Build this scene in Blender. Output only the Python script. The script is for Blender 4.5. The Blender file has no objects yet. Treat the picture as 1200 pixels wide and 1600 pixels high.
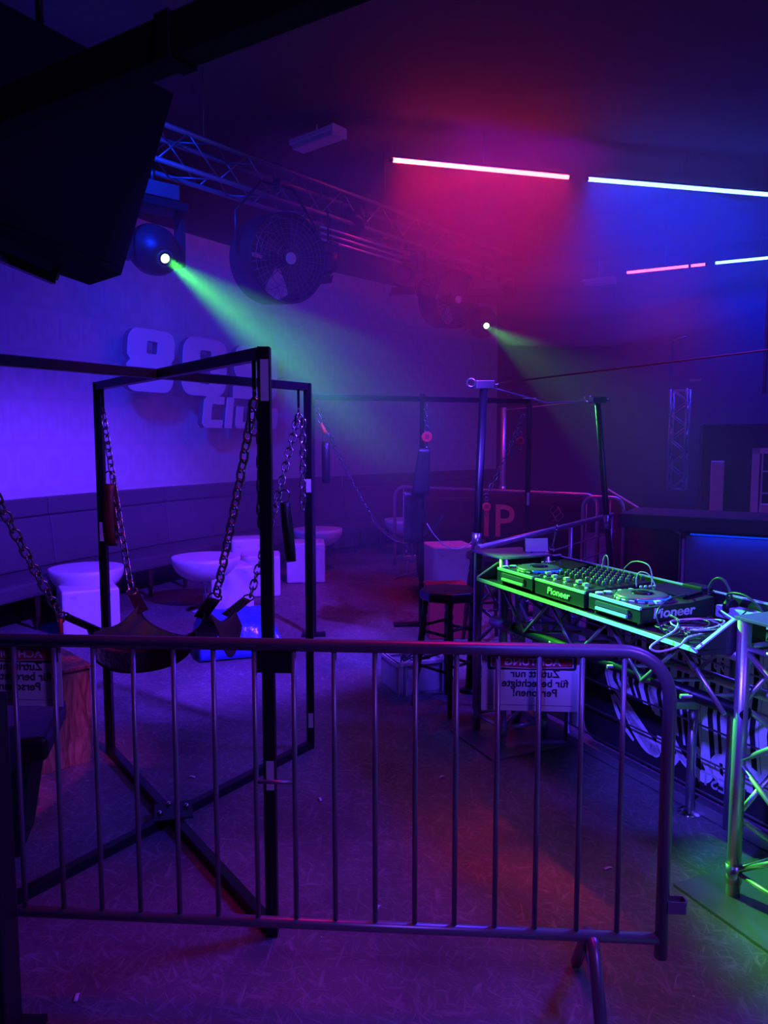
import bpy, bmesh, math, random
from mathutils import Vector, Matrix, noise
random.seed(7)
V = Vector
sc = bpy.context.scene
COL = sc.collection

# ------------------------------------------------------------------ camera, world, exposure
F = 1200.0; PITCH = math.radians(5.43); H = 1.68
cd = bpy.data.cameras.new('camera'); cam = bpy.data.objects.new('camera', cd); COL.objects.link(cam)
cam.location = (0, 0, H); cam.rotation_euler = (math.radians(90) - PITCH, 0, 0)
cd.sensor_fit = 'VERTICAL'; cd.sensor_height = 36.0; cd.lens = 36.0 * F / 1600.0
cd.clip_start = 0.05; cd.clip_end = 100
sc.camera = cam
w = bpy.data.worlds.new('world'); sc.world = w; w.use_nodes = True
w.node_tree.nodes['Background'].inputs[0].default_value = (0.006, 0.0, 0.03, 1)
w.node_tree.nodes['Background'].inputs[1].default_value = 0.3
vs = sc.view_settings
vs.view_transform = 'Standard'; vs.look = 'None'; vs.gamma = 1.0; vs.exposure = 0.0; vs.use_curve_mapping = False
cy = sc.cycles
cy.max_bounces = 5; cy.diffuse_bounces = 3; cy.glossy_bounces = 3; cy.volume_bounces = 0
cy.transparent_max_bounces = 8; cy.sample_clamp_indirect = 3.0; cy.sample_clamp_direct = 0
cy.use_denoising = True

def ray(px, py):
    x = (px - 600) / F; y = (800 - py) / F
    return V((x, math.cos(PITCH) + y * math.sin(PITCH), -math.sin(PITCH) + y * math.cos(PITCH)))
def on(px, py, z):
    r = ray(px, py); return V((0, 0, H)) + r * ((z - H) / r.z)
def at(px, py, Y):
    r = ray(px, py); return V((0, 0, H)) + r * (Y / r.y)

# ------------------------------------------------------------------ lights
def look_rot(frm, to):
    return (V(to) - V(frm)).to_track_quat('-Z', 'Y').to_euler()
def spot(name, loc, to, col, e, deg, blend=0.4, rad=0.05, gobo=None):
    l = bpy.data.lights.new(name, 'SPOT'); l.color = col; l.energy = e
    l.spot_size = math.radians(deg); l.spot_blend = blend; l.shadow_soft_size = rad
    o = bpy.data.objects.new(name, l); COL.objects.link(o); o.location = loc
    o.rotation_euler = look_rot(loc, to)
    if gobo:
        l.use_nodes = True; nt = l.node_tree; em = nt.nodes['Emission']
        tc = nt.nodes.new('ShaderNodeTexCoord'); nz = nt.nodes.new('ShaderNodeTexNoise'); nz.inputs['Scale'].default_value = gobo[0]
        nz.inputs['Detail'].default_value = 3
        rp = nt.nodes.new('ShaderNodeMapRange'); rp.inputs[1].default_value = gobo[1]; rp.inputs[2].default_value = gobo[2]
        rp.inputs[3].default_value = gobo[3]; rp.inputs[4].default_value = 1.0
        nt.links.new(tc.outputs['Normal'], nz.inputs['Vector']); nt.links.new(nz.outputs['Fac'], rp.inputs[0])
        nt.links.new(rp.outputs[0], em.inputs['Strength'])
    return o
def area(name, loc, to, col, e, sx, sy, spread=180):
    l = bpy.data.lights.new(name, 'AREA'); l.color = col; l.energy = e; l.shape = 'RECTANGLE'; l.size = sx; l.size_y = sy
    l.spread = math.radians(spread)
    o = bpy.data.objects.new(name, l); COL.objects.link(o); o.location = loc
    o.rotation_euler = look_rot(loc, to)
    return o

# moving heads (lens positions) and their beams
HEAD1 = at(258, 404, 6.3); HEAD1_TO = V((1.12, 3.1, 0.95))
HEAD2 = at(760, 509, 9.9); HEAD2_TO = at(934, 629, 6.4) + (at(934, 629, 6.4) - HEAD2) * 0.5
spot('moving_head_beam', HEAD1 + (HEAD1_TO - HEAD1).normalized() * 0.05, HEAD1_TO, (0.07, 1.0, 0.05), 6200, 18, 0.7, 0.03, (7, .35, .65, .2))
spot('moving_head_beam', HEAD1 + (HEAD1_TO - HEAD1).normalized() * 0.04, HEAD1_TO, (0.07, 1.0, 0.05), 3200, 9, 1.0, 0.02)
spot('moving_head_beam', HEAD2 + (HEAD2_TO - HEAD2).normalized() * 0.05, HEAD2_TO, (0.05, 1.0, 0.15), 1100, 13, 0.5, 0.03, (9, .35, .65, .4))
# blue and violet washes, added fills among them
spot('blue_wash', (-1.9, 4.3, 4.5), (-3.4, 7.9, 1.5), (0.0, 0.004, 1.0), 430, 84, 1.0, 0.2)
spot('blue_wash', (-2.5, 4.3, 4.5), (-1.3, 10.8, 1.6), (0.0, 0.03, 1.0), 2100, 46, 1.0, 0.2)
area('violet_wash', (1.2, 7.4, 4.6), (0.2, 10.0, 0), (0.5, 0.0, 1.0), 16, 1.5, 1.5, 140)
area('blue_wash', (3.6, 4.0, 4.6), (1.3, 3.4, 0.5), (0.06, 0.02, 1.0), 130, 1.0, 1.0, 110)
spot('booth_fill', (-0.9, 0.2, 3.2), (1.5, 3.45, 0.30), (0.07, 0.04, 1.0), 1500, 17, 0.7, 0.1)  # added spot without a fixture, brightens the banner behind the booth
area('blue_wash', (2.6, -0.8, 3.6), (0.2, 2.6, 0.8), (0.20, 0.06, 1.0), 92, 0.7, 0.7)  # extra unseen fill from behind the camera, lifts the barrier bars
spot('violet_fill', (1.6, 2.6, 4.5), (-2.1, 6.6, 0.4), (0.11, 0.02, 1.0), 4600, 42, 0.6, 0.1)  # made-up fill that brightens the white cubes
spot('violet_fill', (-0.6, 3.0, 4.5), (0.5, 6.0, 0.3), (0.12, 0.04, 1.0), 2400, 26, 0.9, 0.1)  # second added fill, for the grey crate and the right-hand cube
spot('magenta_wash', (-0.1, 3.1, 4.5), (0.0, 2.0, 0), (1.0, 0.0, 0.25), 175, 52, 1.0, 0.7)
spot('magenta_fill', (0.3, 2.2, 4.5), (-1.75, 3.7, 0.3), (1.0, 0.05, 0.8), 300, 18, 0.8, 0.1)  # fill put in to lift the plywood crate
spot('red_spot', (1.7, 4.2, 4.5), (0.65, 2.95, 0), (1.0, 0.02, 0.0), 330, 17, 1.0, 0.05, (12, .4, .6, .2))

# ------------------------------------------------------------------ material helpers
def new_mat(name):
    m = bpy.data.materials.new(name); m.use_nodes = True
    return m, m.node_tree, m.node_tree.nodes['Principled BSDF']
def mat(name, col, rough=0.5, metal=0.0, var=0.12, scale=14.0, bump=0.0, bscale=60.0, spec=0.5, emit=None, est=0.0, alpha=1.0, trans=0.0):
    m, nt, b = new_mat(name)
    tc = nt.nodes.new('ShaderNodeTexCoord')
    nz = nt.nodes.new('ShaderNodeTexNoise'); nz.inputs['Scale'].default_value = scale; nz.inputs['Detail'].default_value = 4
    nt.links.new(tc.outputs['Object'], nz.inputs['Vector'])
    r = nt.nodes.new('ShaderNodeMapRange'); r.inputs[3].default_value = 1 - var; r.inputs[4].default_value = 1 + var
    nt.links.new(nz.outputs['Fac'], r.inputs[0])
    mx = nt.nodes.new('ShaderNodeVectorMath'); mx.operation = 'SCALE'; mx.inputs[0].default_value = col[:3]
    nt.links.new(r.outputs[0], mx.inputs['Scale']); nt.links.new(mx.outputs[0], b.inputs['Base Color'])
    b.inputs['Roughness'].default_value = rough; b.inputs['Metallic'].default_value = metal
    b.inputs['Specular IOR Level'].default_value = spec; b.inputs['Alpha'].default_value = alpha
    b.inputs['Transmission Weight'].default_value = trans
    if emit: b.inputs['Emission Color'].default_value = (*emit, 1); b.inputs['Emission Strength'].default_value = est
    if bump:
        n2 = nt.nodes.new('ShaderNodeTexNoise'); n2.inputs['Scale'].default_value = bscale; n2.inputs['Detail'].default_value = 5
        nt.links.new(tc.outputs['Object'], n2.inputs['Vector'])
        bp = nt.nodes.new('ShaderNodeBump'); bp.inputs['Strength'].default_value = bump; bp.inputs['Distance'].default_value = 0.01
        nt.links.new(n2.outputs['Fac'], bp.inputs['Height']); nt.links.new(bp.outputs[0], b.inputs['Normal'])
    return m

def floor_mat():
    m, nt, b = new_mat('worn_flake_floor'); L = nt.links.new; N = nt.nodes.new
    tc = N('ShaderNodeTexCoord'); acc = None
    for ang, s, sd in ((0.5, 60, 1.0), (1.6, 50, 3.1), (2.6, 66, 5.7), (0.05, 44, 8.2), (2.1, 54, 4.2)):
        m0 = N('ShaderNodeMapping'); m0.inputs['Rotation'].default_value = (0, 0, ang)
        mp = N('ShaderNodeMapping'); mp.inputs['Scale'].default_value = (s, s * 0.2, 1)
        mp.inputs['Location'].default_value = (sd, sd * 2, 0)
        nz = N('ShaderNodeTexNoise'); nz.inputs['Scale'].default_value = 1.0; nz.inputs['Detail'].default_value = 2.5; nz.inputs['Distortion'].default_value = 0.8
        L(tc.outputs['Object'], m0.inputs[0]); L(m0.outputs[0], mp.inputs[0]); L(mp.outputs[0], nz.inputs[0])
        r = N('ShaderNodeMapRange'); r.inputs[1].default_value = 0.58; r.inputs[2].default_value = 0.80; L(nz.outputs['Fac'], r.inputs[0])
        if acc is None: acc = r.outputs[0]
        else:
            mm = N('ShaderNodeMath'); mm.operation = 'MAXIMUM'; L(acc, mm.inputs[0]); L(r.outputs[0], mm.inputs[1]); acc = mm.outputs[0]
    big = N('ShaderNodeTexNoise'); big.inputs['Scale'].default_value = 1.3; big.inputs['Detail'].default_value = 5; L(tc.outputs['Object'], big.inputs[0])
    br = N('ShaderNodeMapRange'); br.inputs[1].default_value = .3; br.inputs[2].default_value = .7; br.inputs[3].default_value = 0.55; br.inputs[4].default_value = 1.3; L(big.outputs['Fac'], br.inputs[0])
    ml = N('ShaderNodeMapRange'); ml.inputs[3].default_value = 0.13; ml.inputs[4].default_value = 0.27; L(acc, ml.inputs[0])
    # tiny bright scuffs
    vo = N('ShaderNodeTexVoronoi'); vo.inputs['Scale'].default_value = 9; L(tc.outputs['Object'], vo.inputs[0])
    vr = N('ShaderNodeMapRange'); vr.inputs[1].default_value = 0.035; vr.inputs[2].default_value = 0.02; vr.inputs[3].default_value = 0; vr.inputs[4].default_value = 0.45; L(vo.outputs['Distance'], vr.inputs[0])
    m1 = N('ShaderNodeMath'); m1.operation = 'MULTIPLY'; L(ml.outputs[0], m1.inputs[0]); L(br.outputs[0], m1.inputs[1])
    m2 = N('ShaderNodeMath'); m2.operation = 'ADD'; L(m1.outputs[0], m2.inputs[0]); L(vr.outputs[0], m2.inputs[1])
    cc = N('ShaderNodeCombineXYZ')
    for i in range(3): L(m2.outputs[0], cc.inputs[i])
    L(cc.outputs[0], b.inputs['Base Color'])
    rr = N('ShaderNodeMapRange'); rr.inputs[3].default_value = 0.62; rr.inputs[4].default_value = 0.42; L(acc, rr.inputs[0]); L(rr.outputs[0], b.inputs['Roughness'])
    bp = N('ShaderNodeBump'); bp.inputs['Strength'].default_value = 0.35; bp.inputs['Distance'].default_value = 0.003; L(acc, bp.inputs['Height']); L(bp.outputs[0], b.inputs['Normal'])
    return m

def wallpaper_mat():
    m, nt, b = new_mat('damask_wallpaper'); L = nt.links.new; N = nt.nodes.new
    uv = N('ShaderNodeUVMap'); sp = N('ShaderNodeSeparateXYZ'); L(uv.outputs[0], sp.inputs[0])
    def math_(op, a, bb=None):
        n = N('ShaderNodeMath'); n.operation = op
        for i, x in enumerate((a, bb)):
            if x is None: continue
            if isinstance(x, (int, float)): n.inputs[i].default_value = x
            else: L(x, n.inputs[i])
        return n.outputs[0]
    u = math_('MULTIPLY', sp.outputs[0], 2 * math.pi / 0.62); v = math_('MULTIPLY', sp.outputs[1], 2 * math.pi / 0.9)
    a = math_('MULTIPLY', math_('COSINE', u), math_('COSINE', v))
    fr = math_('ABSOLUTE', math_('SINE', math_('MULTIPLY', a, 4.2)))
    c2 = math_('MULTIPLY', math_('COSINE', math_('MULTIPLY', u, 2)), math_('COSINE', math_('MULTIPLY', v, 3)))
    s = math_('ADD', fr, math_('MULTIPLY', c2, 0.5))
    r = N('ShaderNodeMapRange'); r.inputs[1].default_value = .3; r.inputs[2].default_value = .9; r.inputs[3].default_value = 0.585; r.inputs[4].default_value = 0.64
    L(s, r.inputs[0])
    cc = N('ShaderNodeCombineXYZ')
    for i in range(3): L(r.outputs[0], cc.inputs[i])
    L(cc.outputs[0], b.inputs['Base Color']); b.inputs['Roughness'].default_value = 0.6
    return m

def ply_mat():
    m, nt, b = new_mat('plywood'); L = nt.links.new; N = nt.nodes.new
    tc = N('ShaderNodeTexCoord'); mp = N('ShaderNodeMapping'); mp.inputs['Scale'].default_value = (6, 6, 1.0)
    nz = N('ShaderNodeTexNoise'); nz.inputs['Scale'].default_value = 4; nz.inputs['Detail'].default_value = 4; nz.inputs['Distortion'].default_value = 3.0
    L(tc.outputs['Object'], mp.inputs[0]); L(mp.outputs[0], nz.inputs[0])
    rp = N('ShaderNodeValToRGB'); rp.color_ramp.elements[0].position = .35; rp.color_ramp.elements[0].color = (.22, .11, .06, 1)
    rp.color_ramp.elements[1].position = .65; rp.color_ramp.elements[1].color = (.55, .33, .2, 1)
    L(nz.outputs['Fac'], rp.inputs[0]); L(rp.outputs[0], b.inputs['Base Color']); b.inputs['Roughness'].default_value = .6
    return m

def quilt_mat():
    m, nt, b = new_mat('quilted_fabric'); L = nt.links.new; N = nt.nodes.new
    tc = N('ShaderNodeTexCoord'); mp = N('ShaderNodeMapping'); mp.inputs['Rotation'].default_value = (0, math.radians(45), 0); mp.inputs['Scale'].default_value = (1, 1, 1)
    br = N('ShaderNodeTexChecker'); br.inputs['Scale'].default_value = 22
    nz = N('ShaderNodeTexNoise'); nz.inputs['Scale'].default_value = 40
    L(tc.outputs['Object'], mp.inputs[0]); L(mp.outputs[0], br.inputs[0]); L(tc.outputs['Object'], nz.inputs[0])
    bp = N('ShaderNodeBump'); bp.inputs['Strength'].default_value = .35; bp.inputs['Distance'].default_value = .004
    L(br.outputs['Fac'], bp.inputs['Height']); L(bp.outputs[0], b.inputs['Normal'])
    r = N('ShaderNodeMapRange'); r.inputs[3].default_value = .05; r.inputs[4].default_value = .09; L(nz.outputs['Fac'], r.inputs[0])
    cc = N('ShaderNodeCombineXYZ'); [L(r.outputs[0], cc.inputs[i]) for i in range(3)]
    L(cc.outputs[0], b.inputs['Base Color']); b.inputs['Roughness'].default_value = .55
    return m

M = dict(
    floor=floor_mat(), paper=wallpaper_mat(), ply=ply_mat(), quilt=quilt_mat(),
    dark_wall=mat('dark_paint', (.05, .045, .055), .8, bump=.1),
    ceiling=mat('ceiling_paint', (.10, .09, .10), .85, bump=.1),
    black_metal=mat('black_powder_coat', (.012, .012, .014), .35, .2),
    dark_steel=mat('dull_steel', (.24, .24, .26), .36, .55),
    steel=mat('steel', (.45, .45, .47), .3, .9),
    alu=mat('aluminium', (.55, .55, .57), .34, .85, bump=.04),
    dim_alu=mat('darkened_aluminium', (.22, .21, .23), .45, .7, bump=.04),  # darker copy of the aluminium, the truss's dim light put into its colour
    chrome=mat('chrome', (.75, .75, .78), .12, 1.0),
    chain=mat('chain_steel', (.35, .35, .36), .25, .95),
    leather=mat('black_leather', (.012, .011, .012), .38, bump=.25, bscale=90),
    brown_leather=mat('brown_leather', (.07, .03, .025), .4, bump=.25, bscale=90),
    white_plastic=mat('white_plastic', (.72, .70, .72), .35, var=.05),
    grey_plastic=mat('grey_plastic', (.55, .56, .6), .45, var=.05),
    black_plastic=mat('black_plastic', (.012, .012, .014), .45, spec=.35),
    mid_plastic=mat('dark_grey_plastic', (.07, .07, .075), .35),
    black_cloth=mat('black_cloth', (.015, .013, .02), .9, bump=.2),
    screen=mat('screen_glass', (.008, .008, .012), .12), matt_panel=mat('matt_panel', (.008, .008, .01), .85, spec=.15),
    wood_dark=mat('dark_stained_wood', (.035, .018, .012), .3, bump=.1),
    red=mat('red_plastic', (.75, .03, .05), .4),
    red_board=mat('red_board', (.38, .03, .05), .5),
    blue_film=mat('blue_film', (.05, .12, .7), .22, bump=.9, bscale=9),
    white_letter=mat('white_letter', (.88, .88, .9), .4, var=.03),
    letter_side=mat('letter_side', (.10, .10, .14), .6),  # dark sides paint in the shadow outline round the letters
    salmon=mat('salmon_letter', (.85, .30, .28), .6),
    paper_white=mat('laminated_paper', (.62, .6, .62), .4, var=.03),
    ink=mat('black_ink', (.02, .02, .03), .6),
    rope=mat('red_rope', (.45, .08, .09), .7),
    grey_rope=mat('grey_rope', (.35, .33, .38), .7),
    tray=mat('black_tray', (.02, .02, .022), .5),
    trim=mat('pale_edge', (.65, .62, .6), .4),
    bar_panel=mat('bar_panel', (.16, .15, .18), .5),
    cable_white=mat('white_cable', (.7, .7, .7), .4),
    cable_black=mat('black_cable', (.03, .03, .04), .35),
    orange=mat('orange_plastic', (.8, .18, .05), .45),
    marble=mat('pale_stone', (.4, .38, .36), .5, var=.4, scale=5),
    led_red=mat('red_led', (.1, 0, 0), .5, emit=(1.0, .04, .05), est=38),
    led_blue=mat('blue_led', (0, 0, .1), .5, emit=(.04, .10, 1.0), est=40),
    led_red_far=mat('red_led_far', (.1, 0, 0), .5, emit=(1.0, .06, .1), est=12),
    lens_green=mat('green_lens', (0, .1, 0), .5, emit=(.35, 1.0, .35), est=14),
    lens_dark=mat('lens_glass', (.02, .01, .03), .1),
    blue_lens=mat('blue_lens', (.02, .02, .1), .3, emit=(.02, .02, 1.0), est=0.5),
    glow_dot=mat('indicator', (.1, .1, .1), .3, emit=(1.0, .5, .7), est=3),
    bar_led=mat('bar_strip_led', (0, 0, .1), .5, emit=(.0, .05, 1.0), est=.8),
    jog_blue=mat('jog_ring_led', (.02, .05, .3), .3, emit=(.0, .08, 1.0), est=1.6),
    jog_grey=mat('jog_top', (.14, .14, .17), .3, .5),
    knob=mat('knob', (.1, .12, .12), .3),
    deck_print=mat('deck_face', (.035, .04, .045), .35, .2, var=.5, scale=60),
    bright_key=mat('pale_key', (.6, .62, .6), .35),
)

# ------------------------------------------------------------------ mesh builder
def frame_of(d):
    d = V(d).normalized(); a = V((0, 0, 1)) if abs(d.z) < .95 else V((1, 0, 0))
    x = d.cross(a).normalized(); return x, x.cross(d).normalized() * -1, d
class MB:
    def __init__(s): s.v = []; s.f = []; s.sm = []
    def add(s, vs_, fs, smooth=False):
        o = len(s.v); s.v += [V(p) for p in vs_]; s.f += [[i + o for i in f] for f in fs]; s.sm += [smooth] * len(fs); return s
    def box(s, c, size, ax=None, ay=None, az=None):
        ax = V(ax) if ax is not None else V((1, 0, 0)); az = V(az) if az is not None else V((0, 0, 1))
        ay = V(ay) if ay is not None else az.cross(ax)
        ax = ax.normalized(); ay = ay.normalized(); az = az.normalized(); c = V(c)
        vs_ = [c + ax * (sx * size[0] / 2) + ay * (sy * size[1] / 2) + az * (sz * size[2] / 2) for sz in (-1, 1) for sy in (-1, 1) for sx in (-1, 1)]
        return s.add(vs_, [(0, 2, 3, 1), (4, 5, 7, 6), (0, 1, 5, 4), (2, 6, 7, 3), (0, 4, 6, 2), (1, 3, 7, 5)])
    def bar(s, a, b, w_, h_=None, up=(0, 0, 1)):     # rectangular bar between two points
        a = V(a); b = V(b); h_ = h_ or w_; d = (b - a); up = V(up)
        if abs(d.normalized().dot(up)) > .98: up = V((1, 0, 0))
        y = up.cross(d).normalized(); z = d.cross(y).normalized()
        return s.box((a + b) / 2, (d.length, w_, h_), d, y, z)
    def tube(s, pts, r, n=10, closed=False, smooth=True):
        pts = [V(p) for p in pts]; m = len(pts); rr = r if isinstance(r, (list, tuple)) else [r] * m
        tang = []
        for i in range(m):
            if closed: t = pts[(i + 1) % m] - pts[i - 1]
            else: t = pts[min(i + 1, m - 1)] - pts[max(i - 1, 0)]
            tang.append(t.normalized() if t.length > 1e-9 else V((0, 0, 1)))
        x, y, _ = frame_of(tang[0]); vs_ = []
        for i in range(m):
            t = tang[i]; x = (x - t * x.dot(t)); x = x.normalized() if x.length > 1e-6 else frame_of(t)[0]
            y = t.cross(x)
            for k in range(n):
                a = 2 * math.pi * k / n; vs_.append(pts[i] + (x * math.cos(a) + y * math.sin(a)) * rr[i])
        fs = []
        for i in range(m if closed else m - 1):
            j = (i + 1) % m
            for k in range(n):
                k2 = (k + 1) % n; fs.append((i * n + k, i * n + k2, j * n + k2, j * n + k))
        s.add(vs_, fs, smooth)
        if not closed:
            o = len(s.v) - len(vs_)
            s.f.append([o + k for k in range(n)][::-1]); s.sm.append(False)
            s.f.append([o + (m - 1) * n + k for k in range(n)]); s.sm.append(False)
        return s
    def lathe(s, prof, c=(0, 0, 0), axis=(0, 0, 1), n=32, smooth=True, cap=True):
        c = V(c); x, y, z = frame_of(axis); m = len(prof)
        vs_ = [c + z * h + (x * math.cos(2 * math.pi * k / n) + y * math.sin(2 * math.pi * k / n)) * max(r, 1e-4) for r, h in prof for k in range(n)]
        fs = [(i * n + k, i * n + (k + 1) % n, (i + 1) * n + (k + 1) % n, (i + 1) * n + k) for i in range(m - 1) for k in range(n)]
        s.add(vs_, fs, smooth)
        if cap:
            o = len(s.v) - len(vs_)
            s.f.append([o + k for k in range(n)][::-1]); s.sm.append(False)
            s.f.append([o + (m - 1) * n + k for k in range(n)]); s.sm.append(False)
        return s
    def prism(s, poly, o, ax, ay, t):                # polygon extruded along ax x ay
        o = V(o); ax = V(ax); ay = V(ay); nz_ = ax.cross(ay).normalized(); n = len(poly)
        a = [o + ax * p[0] + ay * p[1] for p in poly]; b = [p + nz_ * t for p in a]
        return s.add(a + b, [list(range(n))[::-1], [i + n for i in range(n)]] + [(i, (i + 1) % n, (i + 1) % n + n, i + n) for i in range(n)])
    def ring(s, c, axis, R, r, n=28, k=8):
        x, y, z = frame_of(axis); c = V(c)
        return s.tube([c + (x * math.cos(2 * math.pi * i / n) + y * math.sin(2 * math.pi * i / n)) * R for i in range(n)], r, k, True)
    def link(s, c, d, side, L_, W_, r):
        d = V(d).normalized(); side = V(side); side = (side - d * side.dot(d)).normalized(); c = V(c); pts = []
        a = L_ / 2 - W_ / 2
        for i in range(6): t = -math.pi / 2 + math.pi * i / 5; pts.append(c + d * (a + W_ / 2 * math.cos(t)) + side * (W_ / 2 * math.sin(t)))
        for i in range(6): t = math.pi / 2 + math.pi * i / 5; pts.append(c + d * (-a + W_ / 2 * math.cos(t)) + side * (W_ / 2 * math.sin(t)))
        return s.tube(pts, r, 6, True)
    def chain(s, p0, p1, L_=0.05, W_=0.03, r=0.0045, sag=0.0):
        p0 = V(p0); p1 = V(p1); N_ = 60; P_ = [p0.lerp(p1, i / N_) + V((0, 0, -sag * 4 * (i / N_) * (1 - i / N_))) for i in range(N_ + 1)]
        cum = [0]; [cum.append(cum[-1] + (P_[i + 1] - P_[i]).length) for i in range(N_)]
        step = L_ - 2.6 * r; n = max(1, round(cum[-1] / step)); j = 0
        for i in range(n):
            t = (i + .5) / n * cum[-1]
            while j < N_ - 1 and cum[j + 1] < t: j += 1
            q = P_[j].lerp(P_[j + 1], (t - cum[j]) / (cum[j + 1] - cum[j])); d = (P_[j + 1] - P_[j]).normalized()
            x, y, _ = frame_of(d); s.link(q, d, (x + y * .5) if i % 2 else (y - x * .5), L_, W_, r)
        return s
    def grid(s, fn, nu, nv, t=0.004):                # sheet with thickness
        P_ = [[V(fn(i / nu, j / nv)) for j in range(nv + 1)] for i in range(nu + 1)]
        top = []; bot = []
        for i in range(nu + 1):
            for j in range(nv + 1):
                du = P_[min(i + 1, nu)][j] - P_[max(i - 1, 0)][j]; dv = P_[i][min(j + 1, nv)] - P_[i][max(j - 1, 0)]
                nn = du.cross(dv); nn = nn.normalized() if nn.length > 1e-9 else V((0, 0, 1))
                top.append(P_[i][j] + nn * t / 2); bot.append(P_[i][j] - nn * t / 2)
        w_ = nv + 1; K = len(top); fs = []
        for i in range(nu):
            for j in range(nv):
                a = i * w_ + j; fs.append((a, a + w_, a + w_ + 1, a + 1)); fs.append((K + a, K + a + 1, K + a + w_ + 1, K + a + w_))
        for i in range(nu): a = i * w_; fs.append((a, K + a, K + a + w_, a + w_)); a += nv; fs.append((a, a + w_, K + a + w_, K + a))
        for j in range(nv): fs.append((j, j + 1, K + j + 1, K + j)); a = nu * w_ + j; fs.append((a, K + a, K + a + 1, a + 1))
        return s.add(top + bot, fs, True)
    def build(s, name, m, parent=None, bev=0.0, seg=2):
        c = sum(s.v, V((0, 0, 0))) / max(1, len(s.v)) if parent is None else V((0, 0, 0))
        if parent is None:
            lo = min(p.z for p in s.v); c = V((c.x, c.y, lo))
        off = c if parent is None else world_loc(parent)
        me = bpy.data.meshes.new(name); me.from_pydata([tuple(p - off) for p in s.v], [], s.f)
        me.polygons.foreach_set('use_smooth', s.sm); me.materials.append(m); me.update()
        o = bpy.data.objects.new(name, me); COL.objects.link(o)
        if parent is None: o.location = c
        else: o.parent = parent
        if bev:
            bm = bmesh.new(); bm.from_mesh(me)
            es = [e for e in bm.edges if len(e.link_faces) == 2 and e.calc_face_angle(0) > 0.5]
            bmesh.ops.bevel(bm, geom=es, offset=bev, segments=seg, profile=0.6, affect='EDGES', clamp_overlap=True)
            bm.to_mesh(me); bm.free()
        return o
def world_loc(o):
    p = V((0, 0, 0))
    while o: p = p + o.location; o = o.parent
    return p
def tag(o, label=None, cat=None, group=None, kind=None):
    if label: o['label'] = label
    if cat: o['category'] = cat
    if group: o['group'] = group
    if kind: o['kind'] = kind
    return o
def thing(name, loc, label, cat, group=None):
    o = bpy.data.objects.new(name, None); COL.objects.link(o); o.location = loc; o.empty_display_size = .1
    return tag(o, label, cat, group)
def struct(mb, name, m, **k):
    o = mb.build(name, m, **k); o['kind'] = 'structure'; return o

def curve_mesh(cu, o3, ax, ay):
    tmp = bpy.data.objects.new('tmp', cu); COL.objects.link(tmp)
    me = bpy.data.meshes.new_from_object(tmp.evaluated_get(bpy.context.evaluated_depsgraph_get()))
    bpy.data.objects.remove(tmp)
    ax = V(ax); ay = V(ay); nz_ = ax.cross(ay).normalized(); o3 = V(o3)
    return me, ax, ay, nz_, o3
def place_curve(name, cu, m, parent, o3, ax, ay, mirror=False):
    me, ax, ay, nz_, o3 = curve_mesh(cu, o3, ax, ay); off = world_loc(parent) if parent else V((0, 0, 0))
    for v in me.vertices:
        c = v.co.copy(); x = -c.x if mirror else c.x
        v.co = o3 + ax * x + ay * c.y + nz_ * c.z - off
    if mirror: me.flip_normals()
    me.materials.clear(); me.materials.append(m); me.name = name
    o = bpy.data.objects.new(name, me); COL.objects.link(o)
    if parent: o.parent = parent
    return o
def text(name, body, size, m, parent, o3, ax, ay, ext=0.001, off=0.0, shear=0.0, mirror=False, align='CENTER', sx=1.0):
    cu = bpy.data.curves.new(name, 'FONT'); cu.body = body; cu.size = size; cu.extrude = ext; cu.offset = off; cu.shear = shear
    cu.align_x = align; cu.align_y = 'CENTER'; cu.resolution_u = 3
    return place_curve(name, cu, m, parent, o3, V(ax) * sx, ay, mirror)
def rrect(x0, y0, x1, y1, r, n=5):
    pts = []
    for cx, cy_, a0 in ((x1 - r, y1 - r, 0), (x0 + r, y1 - r, 90), (x0 + r, y0 + r, 180), (x1 - r, y0 + r, 270)):
        for i in range(n + 1):
            a = math.radians(a0 + 90 * i / n); pts.append((cx + r * math.cos(a), cy_ + r * math.sin(a)))
    return pts
def shape2d(name, loops, m, parent, o3, ax, ay, ext, bev=0.0, shear=0.0):
    cu = bpy.data.curves.new(name, 'CURVE'); cu.dimensions = '2D'; cu.fill_mode = 'BOTH'; cu.extrude = ext; cu.bevel_depth = bev
    for lp in loops:
        sp = cu.splines.new('POLY'); sp.points.add(len(lp) - 1); sp.use_cyclic_u = True
        for i, (x, y) in enumerate(lp): sp.points[i].co = (x + y * shear, y, 0, 1)
    return place_curve(name, cu, m, parent, o3, ax, ay)

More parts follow.
